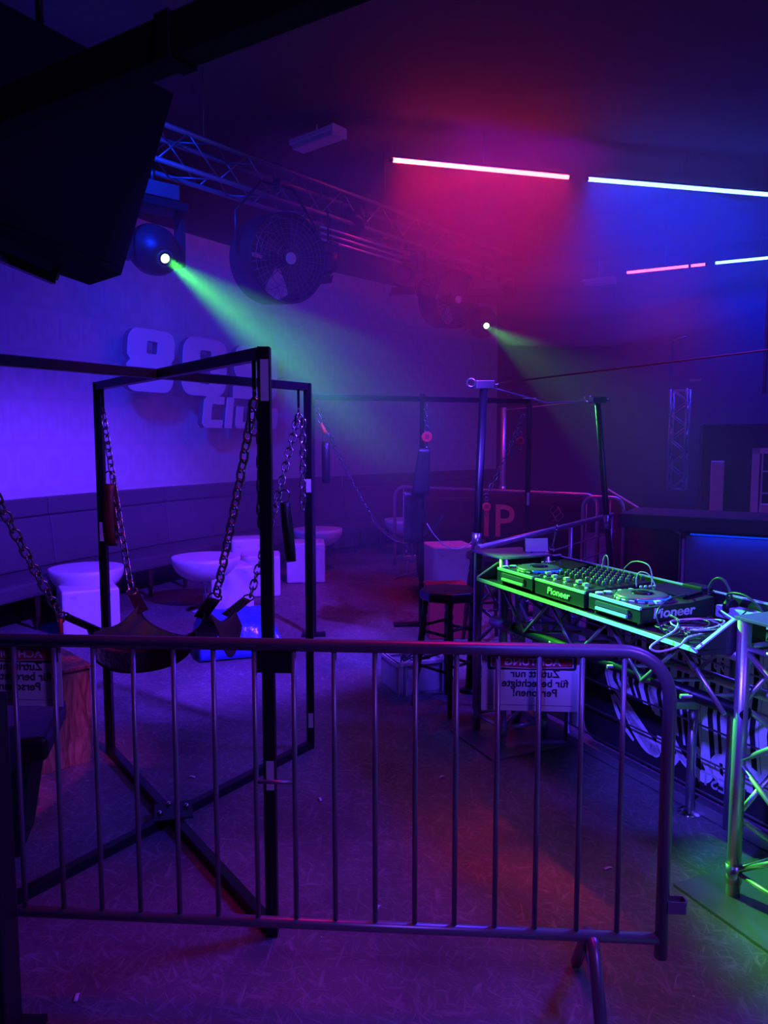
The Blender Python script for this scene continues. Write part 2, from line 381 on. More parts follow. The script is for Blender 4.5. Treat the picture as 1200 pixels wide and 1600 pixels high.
# ================================================================== the room
CEIL = 4.78
BACK = [(-5.6, 1.0), (-4.35, 5.35), (-3.62, 7.155), (-2.71, 9.12), (-1.53, 10.9), (0.53, 13.24), (2.13, 14.72)]
BACK = [V((x, y, 0)) for x, y in BACK]
struct(MB().box((2.5, 6.0, -0.05), (18, 20, 0.1)), 'floor', M['floor'])
struct(MB().box((2.5, 6.0, CEIL + .05), (18, 20, 0.1)), 'ceiling', M['ceiling'])
def wall_strip(pts, z0, z1, t=0.12, uv=False):
    mb = MB(); vs_ = []; n = len(pts); cum = [0]
    for i in range(n - 1): cum.append(cum[-1] + (pts[i + 1] - pts[i]).length)
    nor = []
    for i in range(n):
        d = (pts[min(i + 1, n - 1)] - pts[max(i - 1, 0)]).normalized(); nor.append(V((-d.y, d.x, 0)))
    for i in range(n):
        for k, z in ((0, z0), (0, z1), (t, z1), (t, z0)): vs_.append(pts[i] + nor[i] * k + V((0, 0, z)))
    fs = []
    for i in range(n - 1):
        for k in range(4): fs.append((i * 4 + k, i * 4 + (k + 1) % 4, i * 4 + 4 + (k + 1) % 4, i * 4 + 4 + k))
    fs += [(0, 3, 2, 1), (n * 4 - 4, n * 4 - 3, n * 4 - 2, n * 4 - 1)]
    mb.add(vs_, fs); return mb, cum
mb, cum = wall_strip(BACK, 0, CEIL, .15); struct(mb, 'wall_left', M['dark_wall'])
# papered zone on the wall, 15 mm proud
mb, cum = wall_strip([p + V((.80, -.52, 0)) * .02 for p in BACK], 0.95, 4.16, .02)
wp = struct(mb, 'trim_1', M['paper'])
uvl = wp.data.uv_layers.new(name='UVMap'); bx = wp.location
for poly in wp.data.polygons:
    for li in poly.loop_indices:
        vi = wp.data.loops[li].vertex_index; z = wp.data.vertices[vi].co.z; uvl.data[li].uv = (cum[vi // 4], z)
cor = BACK[-1]; rd = V((.845, -.534, 0)).normalized()
struct(MB().bar(cor + rd * 5.6 + V((.08, .1, CEIL / 2)), cor + V((.0, .1, CEIL / 2)), .14, CEIL), 'wall_back', M['dark_wall'])
R2_ = cor + rd * 5.5
struct(MB().bar(R2_ + V((.1, .05, CEIL / 2)), V((9.0, 6, CEIL / 2)), .14, CEIL), 'wall_right', M['dark_wall'])
struct(MB().bar((9.0, 6, CEIL / 2), (9.0, -3, CEIL / 2), .14, CEIL), 'wall_side', M['dark_wall'])
struct(MB().bar((9.0, -3, CEIL / 2), (-5.6, -3, CEIL / 2), .14, CEIL), 'wall_front', M['dark_wall'])
struct(MB().bar((-5.6, -3, CEIL / 2), (-5.6, 1.0, CEIL / 2), .14, CEIL), 'wall_entry', M['dark_wall'])
# stone skirting below the far sofa
sk = [BACK[3].lerp(BACK[4], .2) + V((.03, -.03, 0)), BACK[4] + V((.03, -.03, 0)), BACK[5] + V((.03, -.03, 0))]
mb, _ = wall_strip(sk, 0.0, 0.36, .012); struct(mb, 'baseboard_left', M['marble'])

# ================================================================== haze
vm = bpy.data.materials.new('haze'); vm.use_nodes = True; nt = vm.node_tree; nt.nodes.clear()
ou = nt.nodes.new('ShaderNodeOutputMaterial'); vp = nt.nodes.new('ShaderNodeVolumePrincipled')
vp.inputs['Density'].default_value = 0.034; vp.inputs['Anisotropy'].default_value = 0.0; vp.inputs['Color'].default_value = (.95, .95, .95, 1)
nt.links.new(vp.outputs[0], ou.inputs['Volume']); vm.cycles.homogeneous_volume = True
hz = MB().prism([(-4.6, .75), (8.4, .75), (8.4, 4.74), (.9, 4.74), (-.9, 3.35), (-4.6, 3.25)], (0, 15.0, 0), (1, 0, 0), (0, 0, 1), 10.5).build('stage_haze', vm); vm2 = vm.copy(); vm2.name = 'dense_haze'; [n for n in vm2.node_tree.nodes if n.type == 'PRINCIPLED_VOLUME'][0].inputs['Density'].default_value = 0.075; vm2.cycles.homogeneous_volume = True
np_ = 24; mb = MB(); prof = [(math.sin(math.pi * i / np_), -math.cos(math.pi * i / np_)) for i in range(np_ + 1)]; mb.lathe(prof, (0, 0, 0), (0, 0, 1), 40, cap=False)
base_v = list(mb.v)
for k_, lab_ in ((1.0, 'wide thin haze cloud under the near battens'), (.8, 'middle layer of the haze cloud under the near battens'), (.6, 'dense heart of the haze cloud under the near battens')):
    mb.v = [V((1.9 + p.x * 3.1 * k_, 8.1 + p.y * 2.2 * k_, 4.15 + (p.z * 1.5 * k_ if p.z < 0 else p.z * .5 * k_))) for p in base_v]
    tag(mb.build('haze_cloud', vm2), lab_, 'haze', kind='stuff')
tag(hz, 'thin theatrical haze hanging in the air over the dance floor', 'haze', kind='stuff')

# ================================================================== ceiling truss
def box_truss(root, p0, p1, side, up, wd, pitch, rc, rb, chord_m, name_b='brace', closed_ends=True):
    p0 = V(p0); p1 = V(p1); d = (p1 - p0); L_ = d.length; d.normalize(); side = V(side).normalized() * wd; up = V(up).normalized() * wd
    for a in (0, 1):
        for b in (0, 1):
            MB().tube([p0 + side * a + up * b, p1 + side * a + up * b], rc, 12).build('chord', chord_m, root)
    n = max(1, round(L_ / pitch)); st = L_ / n
    faces = [(V((0, 0, 0)), up), (side, up), (V((0, 0, 0)), side), (up, side)]
    for o_, q in faces:
        for i in range(n):
            a = p0 + o_ + d * (st * i); b = p0 + o_ + d * (st * (i + 1))
            if i % 2: a, b = a + q, b
            else: b = b + q
            MB().tube([a, b], rb, 8).build(name_b, chord_m, root)
        if closed_ends:
            for e in (p0 + d * .02, p1 - d * .02): MB().tube([e + o_, e + o_ + q], rb, 8).build('end_strut', chord_m, root)
T0 = on(120, 143, 4.2); T1 = on(800, 398, 4.2); T0 = T0 - (T1 - T0).normalized() * .6
td = (T1 - T0).normalized(); tside = V((td.y, -td.x, 0))
tr = thing('lighting_truss', (T0.x, T0.y, 3.9), 'long silver box truss hung under the ceiling carrying fans and spotlights', 'truss')
box_truss(tr, T0 + V((0, 0, -.29)), T1 + V((0, 0, -.29)), tside * -1, (0, 0, 1), .29, .32, .022, .008, M['dim_alu'])
for k in (.25, .6, .9):
    p = T0.lerp(T1, k); MB().tube([p, V((p.x, p.y, CEIL))], .004, 6).build('steel_wire', M['dark_steel'], tr)
def truss_pt(px, dz=-.29, s=0.0):
    best = min((T0.lerp(T1, i / 400) for i in range(401)), key=lambda q: abs((q.x / (q.y * math.cos(PITCH) - (q.z - H) * math.sin(PITCH))) * F + 600 - px))
    return best + V((0, 0, dz)) + tside * s

# cable loom along the truss bottom
c0 = truss_pt(500, -.42); c1 = truss_pt(640, -.42)
cbl = thing('rail_bundle', c0, 'bundle of parallel rails slung beneath the truss between the two fans', 'rail')
for k in range(3):
    MB().tube([c0 + V((0, 0, -.06 * k)), c1 + V((0, 0, -.06 * k))], .014, 8).build('rail', M['alu'], cbl)
for q in (.1, .9):
    p = c0.lerp(c1, q); MB().bar(p + V((0, 0, .14)), p + V((0, 0, -.14)), .02).build('hanger', M['black_metal'], cbl)

# ------------------------------------------------------------------ drum fans
def fan(px, py, Yd, R, axis, label):
    c = at(px, py, Yd); ax = V(axis).normalized(); x, y, z = frame_of(ax)
    f = thing('drum_fan', c - V((0, 0, R)), label, 'fan', 'drum fans hung from the truss')
    dep = R * 1.0
    MB().lathe([(R * .96, -dep), (R, -dep + .01), (R, 0), (R * .985, .008), (R * .965, 0), (R * .93, -dep + .01), (R * .96, -dep)], c, ax, 48, cap=False).build('drum', M['black_plastic'], f)
    g = MB()
    for q in [i / 9 for i in range(2, 10)]: g.ring(c + ax * (.02 * (1 - q)), ax, R * .97 * q, .0022, 48, 5)
    for k in range(32):
        a = 2 * math.pi * k / 32; d = x * math.cos(a) + y * math.sin(a)
        g.tube([c + d * R * .12 + ax * .025, c + d * R * .6 + ax * .015, c + d * R * .97], .002, 5)
    grl = g.build('front_grille', M['dark_steel'], f)
    g = MB()
    for q in (.35, .65, .95): g.ring(c - ax * dep, ax, R * q, .003, 40, 5)
    for k in range(12):
        a = 2 * math.pi * k / 12; d = x * math.cos(a) + y * math.sin(a); g.tube([c - ax * dep, c - ax * dep + d * R * .95], .003, 5)
    g.build('rear_grille', M['dark_steel'], f)
    for k in range(3):
        a0 = 2 * math.pi * k / 3 + .5
        def bl(u, v):
            r = R * (.13 + .78 * u); a = a0 + (v - .5) * (.75 + .35 * u) ; h = -dep * .45 + (v - .5) * .12
            return c + ax * h + (x * math.cos(a) + y * math.sin(a)) * r
        MB().grid(bl, 8, 6, .006).build('blade', M['mid_plastic'], f)
    MB().lathe([(.001, -dep * .9), (R * .2, -dep * .88), (R * .2, -dep * .35), (R * .12, -dep * .2)], c, ax, 24).build('motor', M['black_metal'], f)
    MB().lathe([(R * .13, .02), (R * .13, .035), (R * .11, .04)], c, ax, 24).build('badge', M['white_plastic'], grl)
    # yoke up to the truss
    top = V((c.x, c.y, 0)) - ax * dep * .5; top.z = 3.92
    hh = V((ax.y, -ax.x, 0)).normalized() * (R + .03); m_ = c - ax * dep * .5
    MB().tube([m_ + hh, m_ + hh * 1.0 + V((0, 0, R * .9)), top + hh * .4, top - hh * .4, m_ - hh + V((0, 0, R * .9)), m_ - hh], .014, 8).build('yoke', M['black_metal'], f)
    MB().box(top + V((0, 0, .0)), (.06, .06, .1)).build('clamp', M['black_metal'], f)
    return f
fan(452, 404, 6.9, .385, (.62, -.76, -.12), 'large black drum fan with white badge hung from the near half of the truss')
fan(714, 468, 9.9, .355, (.55, -.82, -.12), 'smaller looking drum fan far along the truss in red haze')

# ------------------------------------------------------------------ moving heads
def moving_head(lens, to, label, s=1.0):
    d = (to - lens).normalized(); c = lens - d * .20 * s; hz_ = V((d.y, -d.x, 0)).normalized()
    f = thing('moving_head', (c.x, c.y, c.z - .2), label, 'stage light', 'moving heads under the truss')
    hd_ = MB().lathe([(.01, -.24), (.14, -.23), (.19, -.12), (.20, .0), (.17, .11), (.12, .18), (.085, .20)], c, d, 28).build('head', M['black_plastic'], f)
    MB().lathe([(.055, .0), (.075, .0), (.07, .012), (.055, .012)], lens - d * .01, d, 24, cap=False).build('lens_rim', M['mid_plastic'], hd_)
    MB().lathe([(.044, -.004), (.044, .004), (.03, .01), (.001, .012)], lens - d * .008, d, 24).build('lens', M['lens_green'], hd_)
    for sg in (-1, 1):
        q = c + hz_ * sg * .225
        MB().prism([(-.05, -.1), (.05, -.1), (.07, .33), (-.07, .33)], q - hz_ * .02, d.cross(hz_).cross(hz_) * -1 if False else V((d.x, d.y, 0)).normalized(), (0, 0, 1), .04).build('yoke_arm', M['black_plastic'], f)
    MB().box(c + V((0, 0, .36)), (.50, .26, .07), hz_).build('yoke_base', M['black_plastic'], f, bev=.01)
    MB().box(c + V((0, 0, .46)), (.34, .26, .12), hz_).build('base', M['mid_plastic'], f, bev=.01)
    MB().tube([c + V((0, 0, .49)), V((c.x, c.y, 3.93))], .02, 8).build('clamp_stem', M['black_metal'], f)
    return f
moving_head(HEAD1, HEAD1_TO, 'black moving head shining a green beam beside the hanging screen')
moving_head(HEAD2, HEAD2_TO, 'black moving head shining a faint green beam at the far end of the truss')

# ------------------------------------------------------------------ small par cans on the truss
def par(px, py, Yd, to, label, r=.09, barn=False):
    c = at(px, py, Yd); d = (V(to) - c).normalized(); hz_ = V((d.y, -d.x, 0)).normalized()
    f = thing('par_can', c - V((0, 0, r)), label, 'stage light', 'dark spotlights hung from the truss')
    MB().lathe([(.04, -.22), (r * .9, -.17), (r, -.05), (r, .08), (r * .95, .08), (r * .9, .05)], c, d, 24).build('can', M['black_metal'], f)
    MB().lathe([(r * .85, .05), (r * .5, .065), (.001, .07)], c, d, 24).build('lens', M['lens_dark'], f)
    if barn:
        for sg, a, b in ((1, hz_, V((0, 0, 1))), (-1, hz_, V((0, 0, 1)))):
            o = c + d * .08 + V((0, 0, sg * r)); MB().prism([(-r, 0), (r, 0), (r * 1.2, .12), (-r * 1.2, .12)], o, hz_, (d + V((0, 0, sg * .5))).normalized(), .003).build('barn_door', M['black_metal'], f)
    t = V((c.x, c.y, 3.92))
    MB().tube([c + hz_ * (r + .015), c + hz_ * (r + .015) + V((0, 0, r + .08)), V((c.x, c.y, c.z + r + .12)), c - hz_ * (r + .015) + V((0, 0, r + .08)), c - hz_ * (r + .015)], .008, 6).build('bracket', M['black_metal'], f)
    MB().tube([V((c.x, c.y, c.z + r + .12)), t], .01, 6).build('clamp_stem', M['black_metal'], f)
par(513, 412, 7.9, at(300, 560, 6), 'small dark spotlight hanging just right of the near fan', .10, True)
par(553, 348, 8.3, at(600, 700, 6), 'stubby dark spotlight tucked against the truss above the rail bundle', .11)
par(632, 425, 9.0, at(560, 640, 7), 'dark spotlight with barn doors left of the far fan', .13, True)
par(664, 452, 9.3, at(600, 640, 7), 'dark spotlight touching the left edge of the far fan', .10)
par(792, 455, 10.6, at(700, 640, 8), 'dark spotlight above the far moving head', .10)

# ------------------------------------------------------------------ LED tubes
def led(a, b, m, label, col, e, group='glowing LED battens under the ceiling'):
    a = V(a); b = V(b); d = (b - a).normalized()
    f = thing('led_batten', (a + b) / 2, label, 'light', group)
    MB().bar(a + V((0, 0, .03)), b + V((0, 0, .03)), .03, .02).build('housing', M['black_metal'], f)
    MB().tube([a, b], .021, 10).build('tube', m, f)
    MB().tube([a - d * .03, a], .02, 10).build('end_cap', M['black_plastic'], f); MB().tube([b, b + d * .03], .02, 10).build('end_cap', M['black_plastic'], f)
    mid = (a + b) / 2
    MB().tube([mid + V((0, 0, .03)), V((mid.x, mid.y, CEIL))], .006, 6).build('hanger', M['steel'], f)
    if e:
        l = bpy.data.lights.new('led_light', 'AREA'); l.shape = 'RECTANGLE'; l.size = (b - a).length; l.size_y = .03; l.energy = e; l.color = col; l.spread = math.radians(105)
        o = bpy.data.objects.new('led_light', l); COL.objects.link(o); o.location = mid + V((0, 0, -.03))
        x = d; z = V((0, 0, 1)); y = z.cross(x).normalized(); z = x.cross(y)
        o.rotation_euler = Matrix((x, y, z)).transposed().to_euler()
ZL = 4.42
led(on(614, 250, ZL), on(888, 277, ZL), M['led_red'], 'near red glowing LED batten under the ceiling', (1, .0, .0), 26)
led(on(919, 280, ZL), on(1212, 305, ZL), M['led_blue'], 'near blue white LED batten right of the long red one', (.0, .018, 1), 100)
ra, rb_ = on(980, 426, ZL), on(1102, 413, ZL)
led(ra, rb_, M['led_red_far'], 'short far red LED batten with a dark break near its end', (1, .04, .5), 10)
bk = ra.lerp(rb_, .81); MB().tube([bk - (rb_ - ra).normalized() * .02, bk + (rb_ - ra).normalized() * .02], .022, 10).build('joint_clip', M['black_plastic'], [o for o in COL.objects if o.get('label', '').startswith('short far red')][0])
led(on(1118, 411, ZL), on(1260, 397, ZL), M['led_blue'], 'far blue white LED batten at the right edge', (.0, .01, 1), 55)

def fluoro(a, b, wd, label):
    a = V(a); b = V(b); d = (b - a).normalized(); f = thing('ceiling_fixture', (a + b) / 2, label, 'light fixture')
    MB().bar(a + V((0, 0, .06)), b + V((0, 0, .06)), wd, .05).build('housing', M['white_plastic'], f, bev=.006)
    MB().bar(a + V((0, 0, .01)) + d * .03, b + V((0, 0, .01)) - d * .03, wd * .85, .05).build('diffuser', M['grey_plastic'], f, bev=.012)
    MB().bar(b + V((0, 0, .04)) - d * .02, b + V((0, 0, .04)) + d * .01, wd * 1.05, .1).build('end_plate', M['white_plastic'], f, bev=.005)
    m = (a + b) / 2; MB().tube([m + V((0, 0, .08)), V((m.x, m.y, CEIL))], .01, 6).build('mount', M['white_plastic'], f)
fluoro(on(462, 236, 4.6), on(530, 212, 4.6), .19, 'unlit white strip light fixture on the ceiling above the near fan')
fluoro(on(912, 446, 4.35), on(960, 441, 4.35), .2, 'distant unlit strip light fixture left of the short red batten')

# ------------------------------------------------------------------ near ceiling beam, hanging screen, bits top-left
mb = MB(); a = on(-330, 335, 2.8); b = on(640, -42, 2.8); mb.bar(a + V((0, 0, .06)), b + V((0, 0, .06)), .10, .12)
bm_ = thing('ceiling_beam', a, 'thick black beam crossing the top left corner of the view', 'beam')
mb.build('beam_body', M['matt_panel'], bm_, bev=.01)
p = a.lerp(b, .775); dd = (b - a).normalized(); MB().bar(p - dd * .03 + V((0, 0, .06)), p + dd * .03 + V((0, 0, .06)), .112, .132).build('sleeve', M['matt_panel'], bm_)
for k in (.3, .9):
    p = a.lerp(b, k); MB().tube([p + V((0, 0, .12)), V((p.x, p.y, CEIL))], .012, 8).build('drop_rod', M['black_metal'], bm_)
scn = thing('hanging_screen', at(60, 430, 4.0), 'big flat black screen hanging tilted at the upper left', 'screen')
fbr = at(190, 430, 3.9); ftr = at(272, 146, 4.15); fbl = at(-260, 268, 3.2); ftl = fbl + (ftr - fbr); ex = at(140, 446, 4.12) - fbr
MB().add([fbl, fbr, ftr, ftl, fbl + ex, fbr + ex, ftr + ex, ftl + ex], [(0, 1, 2, 3), (4, 7, 6, 5), (0, 4, 5, 1), (1, 5, 6, 2), (2, 6, 7, 3), (3, 7, 4, 0)]).build('cabinet', M['matt_panel'], scn, bev=.006)
nn = ((fbr - fbl).cross(ftl - fbl)).normalized(); 
if nn.y > 0: nn = -nn
ins = lambda u, v: fbl.lerp(fbr, u).lerp(ftl.lerp(ftr, u), v) + nn * .004
MB().add([ins(.02, .04), ins(.98, .04), ins(.98, .97), ins(.02, .97)], [(0, 1, 2, 3)]).build('panel_glass', M['matt_panel'], scn)
q0 = at(84, 436, 3.95); q1 = at(97, 398, 3.95); q2 = at(-20, 392, 3.6)
MB().bar(q1, q0, .03).bar(q0, q2, .03, .05).build('mount_bracket', M['black_metal'], scn)
m_ = (ftl + ftr) / 2 + ex * .5; MB().tube([m_, V((m_.x, m_.y, CEIL))], .02, 8).build('drop_pole', M['black_metal'], scn)
ch = thing('safety_chain', at(60, 125, 4.6), 'thin safety chain slung above the hanging screen', 'chain')
MB().chain(at(-20, 146, 4.4), at(128, 92, 4.9), .07, .035, .004, .03).build('chain_links', M['chain'], ch)
c = at(-6, 160, 4.2); bp_ = thing('blue_par', c - V((0, 0, .1)), 'blue lit lamp head cut by the left edge near the top', 'stage light')
MB().lathe([(.03, -.2), (.09, -.15), (.1, .02), (.09, .04)], c, (.6, -.5, -.6), 20).build('can', M['black_metal'], bp_); MB().lathe([(.085, .035), (.04, .05), (.001, .055)], c, (.6, -.5, -.6), 20).build('lens', M['blue_lens'], bp_)
MB().tube([c, V((c.x, c.y, CEIL))], .012, 6).build('stem', M['black_metal'], bp_)
st_ = thing('short_truss', at(0, 112, 4.8), 'short piece of small truss at the top left edge', 'truss')
a = at(-160, 60, 4.8); b = at(30, 112, 5.0); box_truss(st_, a, b, (b - a).cross(V((0, 0, 1))).normalized(), (0, 0, 1), .12, .14, .01, .005, M['alu'])
MB().tube([a + V((0, 0, .1)), V((a.x, a.y, CEIL))], .01, 6).build('hanger', M['alu'], st_)

# ================================================================== wall sign 809 Club
s0 = at(184, 611, 8.35); s1 = at(424, 612, 10.72); s0.z = s1.z = 0
sx_ = (s1 - s0).normalized(); sl = (s1 - s0).length; sn = sx_.cross(V((0, 0, 1))); up = V((0, 0, 1))
sg = thing('wall_sign', s0 + V((0, 0, 1.8)) + sn * .06, 'raised pale 809 Club lettering on the papered wall', 'sign')
def along(px):
    return min((sl * t / 400 for t in range(-20, 480)), key=lambda q: abs((lambda p_: p_.x / (p_.y * math.cos(PITCH) - .7 * math.sin(PITCH)))(s0 + sx_ * q) * F + 600 - px))
def glyph(name, px0, px1, zb_, h_, fn, sh):
    a0 = along(px0); w_ = along(px1) - a0; o_ = s0 + sx_ * a0 + V((0, 0, zb_))
    f = shape2d(name, fn(w_, h_), M['white_letter'], sg, o_ + sn * .115, sx_, up, .004, .004, sh)
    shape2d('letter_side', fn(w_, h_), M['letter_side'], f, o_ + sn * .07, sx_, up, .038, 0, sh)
def g8(w_, h_):
    r = .16 * w_ / .8; pts = []
    def arc(cx, cy_, a0, a1, rr=r, n=6):
        for i in range(n + 1): a = math.radians(a0 + (a1 - a0) * i / n); pts.append((cx + rr * math.cos(a), cy_ + rr * math.sin(a)))
    arc(w_ - r, r, -90, 0); pts.append((w_, h_ * .42)); pts.append((w_ - .05, h_ * .5)); pts.append((w_, h_ * .58)); arc(w_ - r, h_ - r, 0, 90)
    arc(r, h_ - r, 90, 180); pts.append((0, h_ * .58)); pts.append((.05, h_ * .5)); pts.append((0, h_ * .42)); arc(r, r, 180, 270)
    return [pts, rrect(w_ * .38, h_ * .18, w_ * .63, h_ * .38, .02), rrect(w_ * .38, h_ * .61, w_ * .63, h_ * .82, .02)]
def g0(w_, h_): return [rrect(0, 0, w_, h_, .17), rrect(w_ * .36, h_ * .20, w_ * .64, h_ * .80, .04)]
def g9(w_, h_):
    r = .16; pts = [(0, 0)]
    def arc(cx, cy_, a0, a1, rr=r, n=6):
        for i in range(n + 1): a = math.radians(a0 + (a1 - a0) * i / n); pts.append((cx + rr * math.cos(a), cy_ + rr * math.sin(a)))
    arc(w_ - r, r, -90, 0); arc(w_ - r, h_ - r, 0, 90); arc(r, h_ - r, 90, 180); arc(r, h_ * .36 + r, 180, 270); pts.extend([(w_ * .64, h_ * .36), (w_ * .64, h_ * .22), (0, h_ * .22)])
    return [pts, rrect(w_ * .36, h_ * .57, w_ * .64, h_ * .81, .03)]
def gC(w_, h_): return [[(.05, 0), (w_, 0), (w_, h_ * .24), (w_ * .42, h_ * .24), (w_ * .38, h_ * .30), (w_ * .38, h_ * .70), (w_ * .42, h_ * .76), (w_, h_ * .76), (w_, h_), (.05, h_), (0, h_ - .05), (0, .05)]]
def gl(w_, h_): return [rrect(0, 0, w_, h_, .01)]
def gu(w_, h_): t = w_ * .34; return [[(.04, 0), (w_, 0), (w_, h_ * .72), (w_ - t, h_ * .72), (w_ - t, h_ * .20), (t, h_ * .20), (t, h_ * .72), (0, h_ * .72), (0, .04)]]
def gb(w_, h_): t = w_ * .34; return [[(0, 0), (w_ - .04, 0), (w_, .04), (w_, h_ * .72 - .04), (w_ - .04, h_ * .72), (t, h_ * .72), (t, h_), (0, h_)], rrect(t, h_ * .18, w_ - t, h_ * .54, .01)]
for px0, px1, fn in ((184, 257, g8), (271, 340, g0), (353, 420, g9)): glyph('numeral', px0, px1, 2.20, .68, fn, .10)
for px0, px1, fn in ((303, 334, gC), (339, 349, gl), (355, 384, gu), (391, 420, gb)): glyph('letter', px0, px1, 1.82, .38, fn, .16)

# ================================================================== upholstered bench along the wall
seam = [(-150, 795), (63, 775), (247, 760), (395, 750), (528, 742.5), (655, 736.5), (774, 731.5)]
sp_ = []
for px, py in seam:
    q = on(px, py, 1.12); q.z = 0; sp_.append(q)
blab = ['dark quilted bench section cut by the left edge of the view', 'dark quilted bench section behind the leftmost bowl table', 'dark quilted bench section behind the wide bowl table and cubes',
        'dark quilted bench section right of the near frame post', 'dark quilted bench section with open legs right of the third bowl table', 'farthest dark quilted bench section behind the VIP barrier']
for i in range(6):
    a, b = sp_[i], sp_[i + 1]; d = (b - a); L_ = d.length; d.normalize(); n_ = V((d.y, -d.x, 0))
    mid = (a + b) / 2; f = thing('sofa_section', mid + n_ * .35, blab[i], 'sofa', 'quilted bench sections along the wall')
    MB().box(mid + n_ * .05 + V((0, 0, 1.03)), (L_ - .015, .10, .17), d).build('head_cushion', M['quilt'], f, bev=.02)
    MB().box(mid + n_ * .08 + V((0, 0, .69)), (L_ - .015, .12, .48), d, None, (V((0, 0, 1)) - n_ * .12)).build('backrest', M['quilt'], f, bev=.02)
    MB().box(mid + n_ * .36 + V((0, 0, .38)), (L_ - .02, .60, .14), d).build('seat', M['quilt'], f, bev=.03)
    k_ = 3 if L_ < 2 else 4
    for k in range(k_):
        for off in (.60, .14):
            q = a + d * (L_ * (k + .5) / k_) + n_ * off
            MB().tube([q + V((0, 0, 0)), q + V((0, 0, .32))], [.018, .036], 4, smooth=False).build('leg', M['wood_dark'], f)

# ================================================================== bowl tables
def bowl(px, py, z, r, label):
    c = on(px, py, z); f = thing('bowl_table', (c.x, c.y, 0), label, 'table', 'white bowl shaped tables')
    hgt = r * .72; pr = []
    for i in range(11): a = math.pi / 2 * i / 10; pr.append((max(.07, r * math.sin(a) ** .8), z - hgt * math.cos(a) ** .9 if i < 10 else z))
    MB().lathe(pr + [(r - .012, z)], (c.x, c.y, 0), (0, 0, 1), 48).build('bowl', M['white_plastic'], f)
    MB().lathe([(r - .014, z - .012), (r * .5, z - .016), (.001, z - .017)], (c.x, c.y, 0), (0, 0, 1), 40).build('table_top', M['white_plastic'], f)
    MB().tube([(c.x, c.y, .015), (c.x, c.y, z - hgt + .02)], .03, 16).build('stem', M['chrome'], f)
    MB().lathe([(.2, 0), (.2, .008), (.05, .02), (.032, .03)], (c.x, c.y, 0), (0, 0, 1), 32).build('foot_plate', M['chrome'], f)
bowl(135, 886, .52, .325, 'leftmost white bowl table behind a white cube')
bowl(322, 869, .53, .335, 'white bowl table left of the stacked white cubes')
bowl(497, 826, .52, .315, 'white bowl table just right of the far frame post')
bowl(635, 811, .52, .32, 'farthest white bowl table half hidden behind the second sling')

# ================================================================== cubes
def cube(px, py, s, rot, label, hgt=None, lid=False, name='cube_stool'):
    c = on(px, py, 0); hgt = hgt or s; R = math.radians(rot); x = V((math.cos(R), math.sin(R), 0))
    f = thing(name, c, label, 'stool', 'white plastic cube stools')
    MB().box(c + V((0, 0, hgt / 2)), (s, s, hgt), x).build('body', M['white_plastic'], f, bev=.03, seg=4)
    y = V((-x.y, x.x, 0))
    g = MB()
    for sg_ in (-1, 1):
        g.box(c - y * (s / 2 + .001) * 1 + x * sg_ * s * .3 + V((0, 0, hgt * .86)), (.05, .004, .02), x)
    g.build('finger_slot', M['grey_plastic'], f)
    return f
cube(139, 984, .47, 28, 'white cube stool in front of the leftmost bowl table', .40)
cube(357, 949, .42, 25, 'white cube stool nearest the blue wrapped mat', .44)
cube(408, 927, .42, 8, 'white cube stool directly behind the near frame post', .44)
cube(386, 915, .40, 20, 'tallest white cube with a rounded top behind two other cubes', .56)
cube(478, 906, .45, 6, 'white cube stool just below the third bowl table', .47)
cube(700, 943, .44, 12, 'white cube behind the bar stool', .62)
c = on(697, 992, 0); rb = thing('red_box', c, 'red box standing on the floor behind the bar stool', 'box')
MB().box(c + V((0, 0, .21)), (.34, .3, .42), (1, .1, 0)).build('body', M['red_board'], rb, bev=.01); MB().box(c + V((0, 0, .43)), (.36, .32, .03), (1, .1, 0)).build('lid', M['red_board'], rb, bev=.005)

# blue film wrapped mat under the sling
bc = V((-1.20, 6.12, 0)); bm2 = thing('wrapped_mat', bc, 'blue plastic wrapped mat on the floor behind the sling', 'mat')
def mat_top(u, v):
    x = (u - .5) * .66; y = (v - .5) * .8; e = min(u, 1 - u, v, 1 - v); z = .24 * min(1, e * 9) ** .5 + .03 * noise.noise(V((x * 9, y * 9, 0))) + .012 * noise.noise(V((x * 30, y * 30, 3)))
    return bc + V((x * .93 - y * .3, y * .93 + x * .3, max(.012, z + .01)))
MB().grid(mat_top, 44, 44, .01).build('film_cover', M['blue_film'], bm2)
MB().box(bc + V((0, 0, .11)), (.56, .68, .2), (.93, .3, 0)).build('mat_core', M['blue_film'], bm2, bev=.02)

# ================================================================== sling frame (near)
A = V((-.38, 2.47, 0)); B = V((-.40, 4.06, 0)); C_ = V((-1.47, 3.99, 0)); D = V((-1.46, 2.46, 0)); ZF = 1.97
fr = thing('sling_stand', (-.93, 3.25, 0), 'black square tube frame with crossed beams, nearest to the barrier', 'frame')
g = .04
post_h = ZF
for q, nm in ((A, 'near'), (B, 'far'), (C_, 'c'), (D, 'd')):
    MB().bar(q + V((0, 0, .0)), q + V((0, 0, post_h)), g, g, (0, 1, 0)).build('post', M['black_metal'], fr, bev=.003)
def inset(a, b, k=.02): d = (b - a).normalized(); return a + d * k, b - d * k
for z, w_ in ((ZF - .02, 0), (.02, 0)):
    for a, b, dz in ((A, C_, 0), (B, D, 0)):
        a1, b1 = inset(a, b)
        MB().bar(a1 + V((0, 0, z)), b1 + V((0, 0, z)), g).build('top_beam' if z > 1 else 'floor_beam', M['black_metal'], fr, bev=.003)
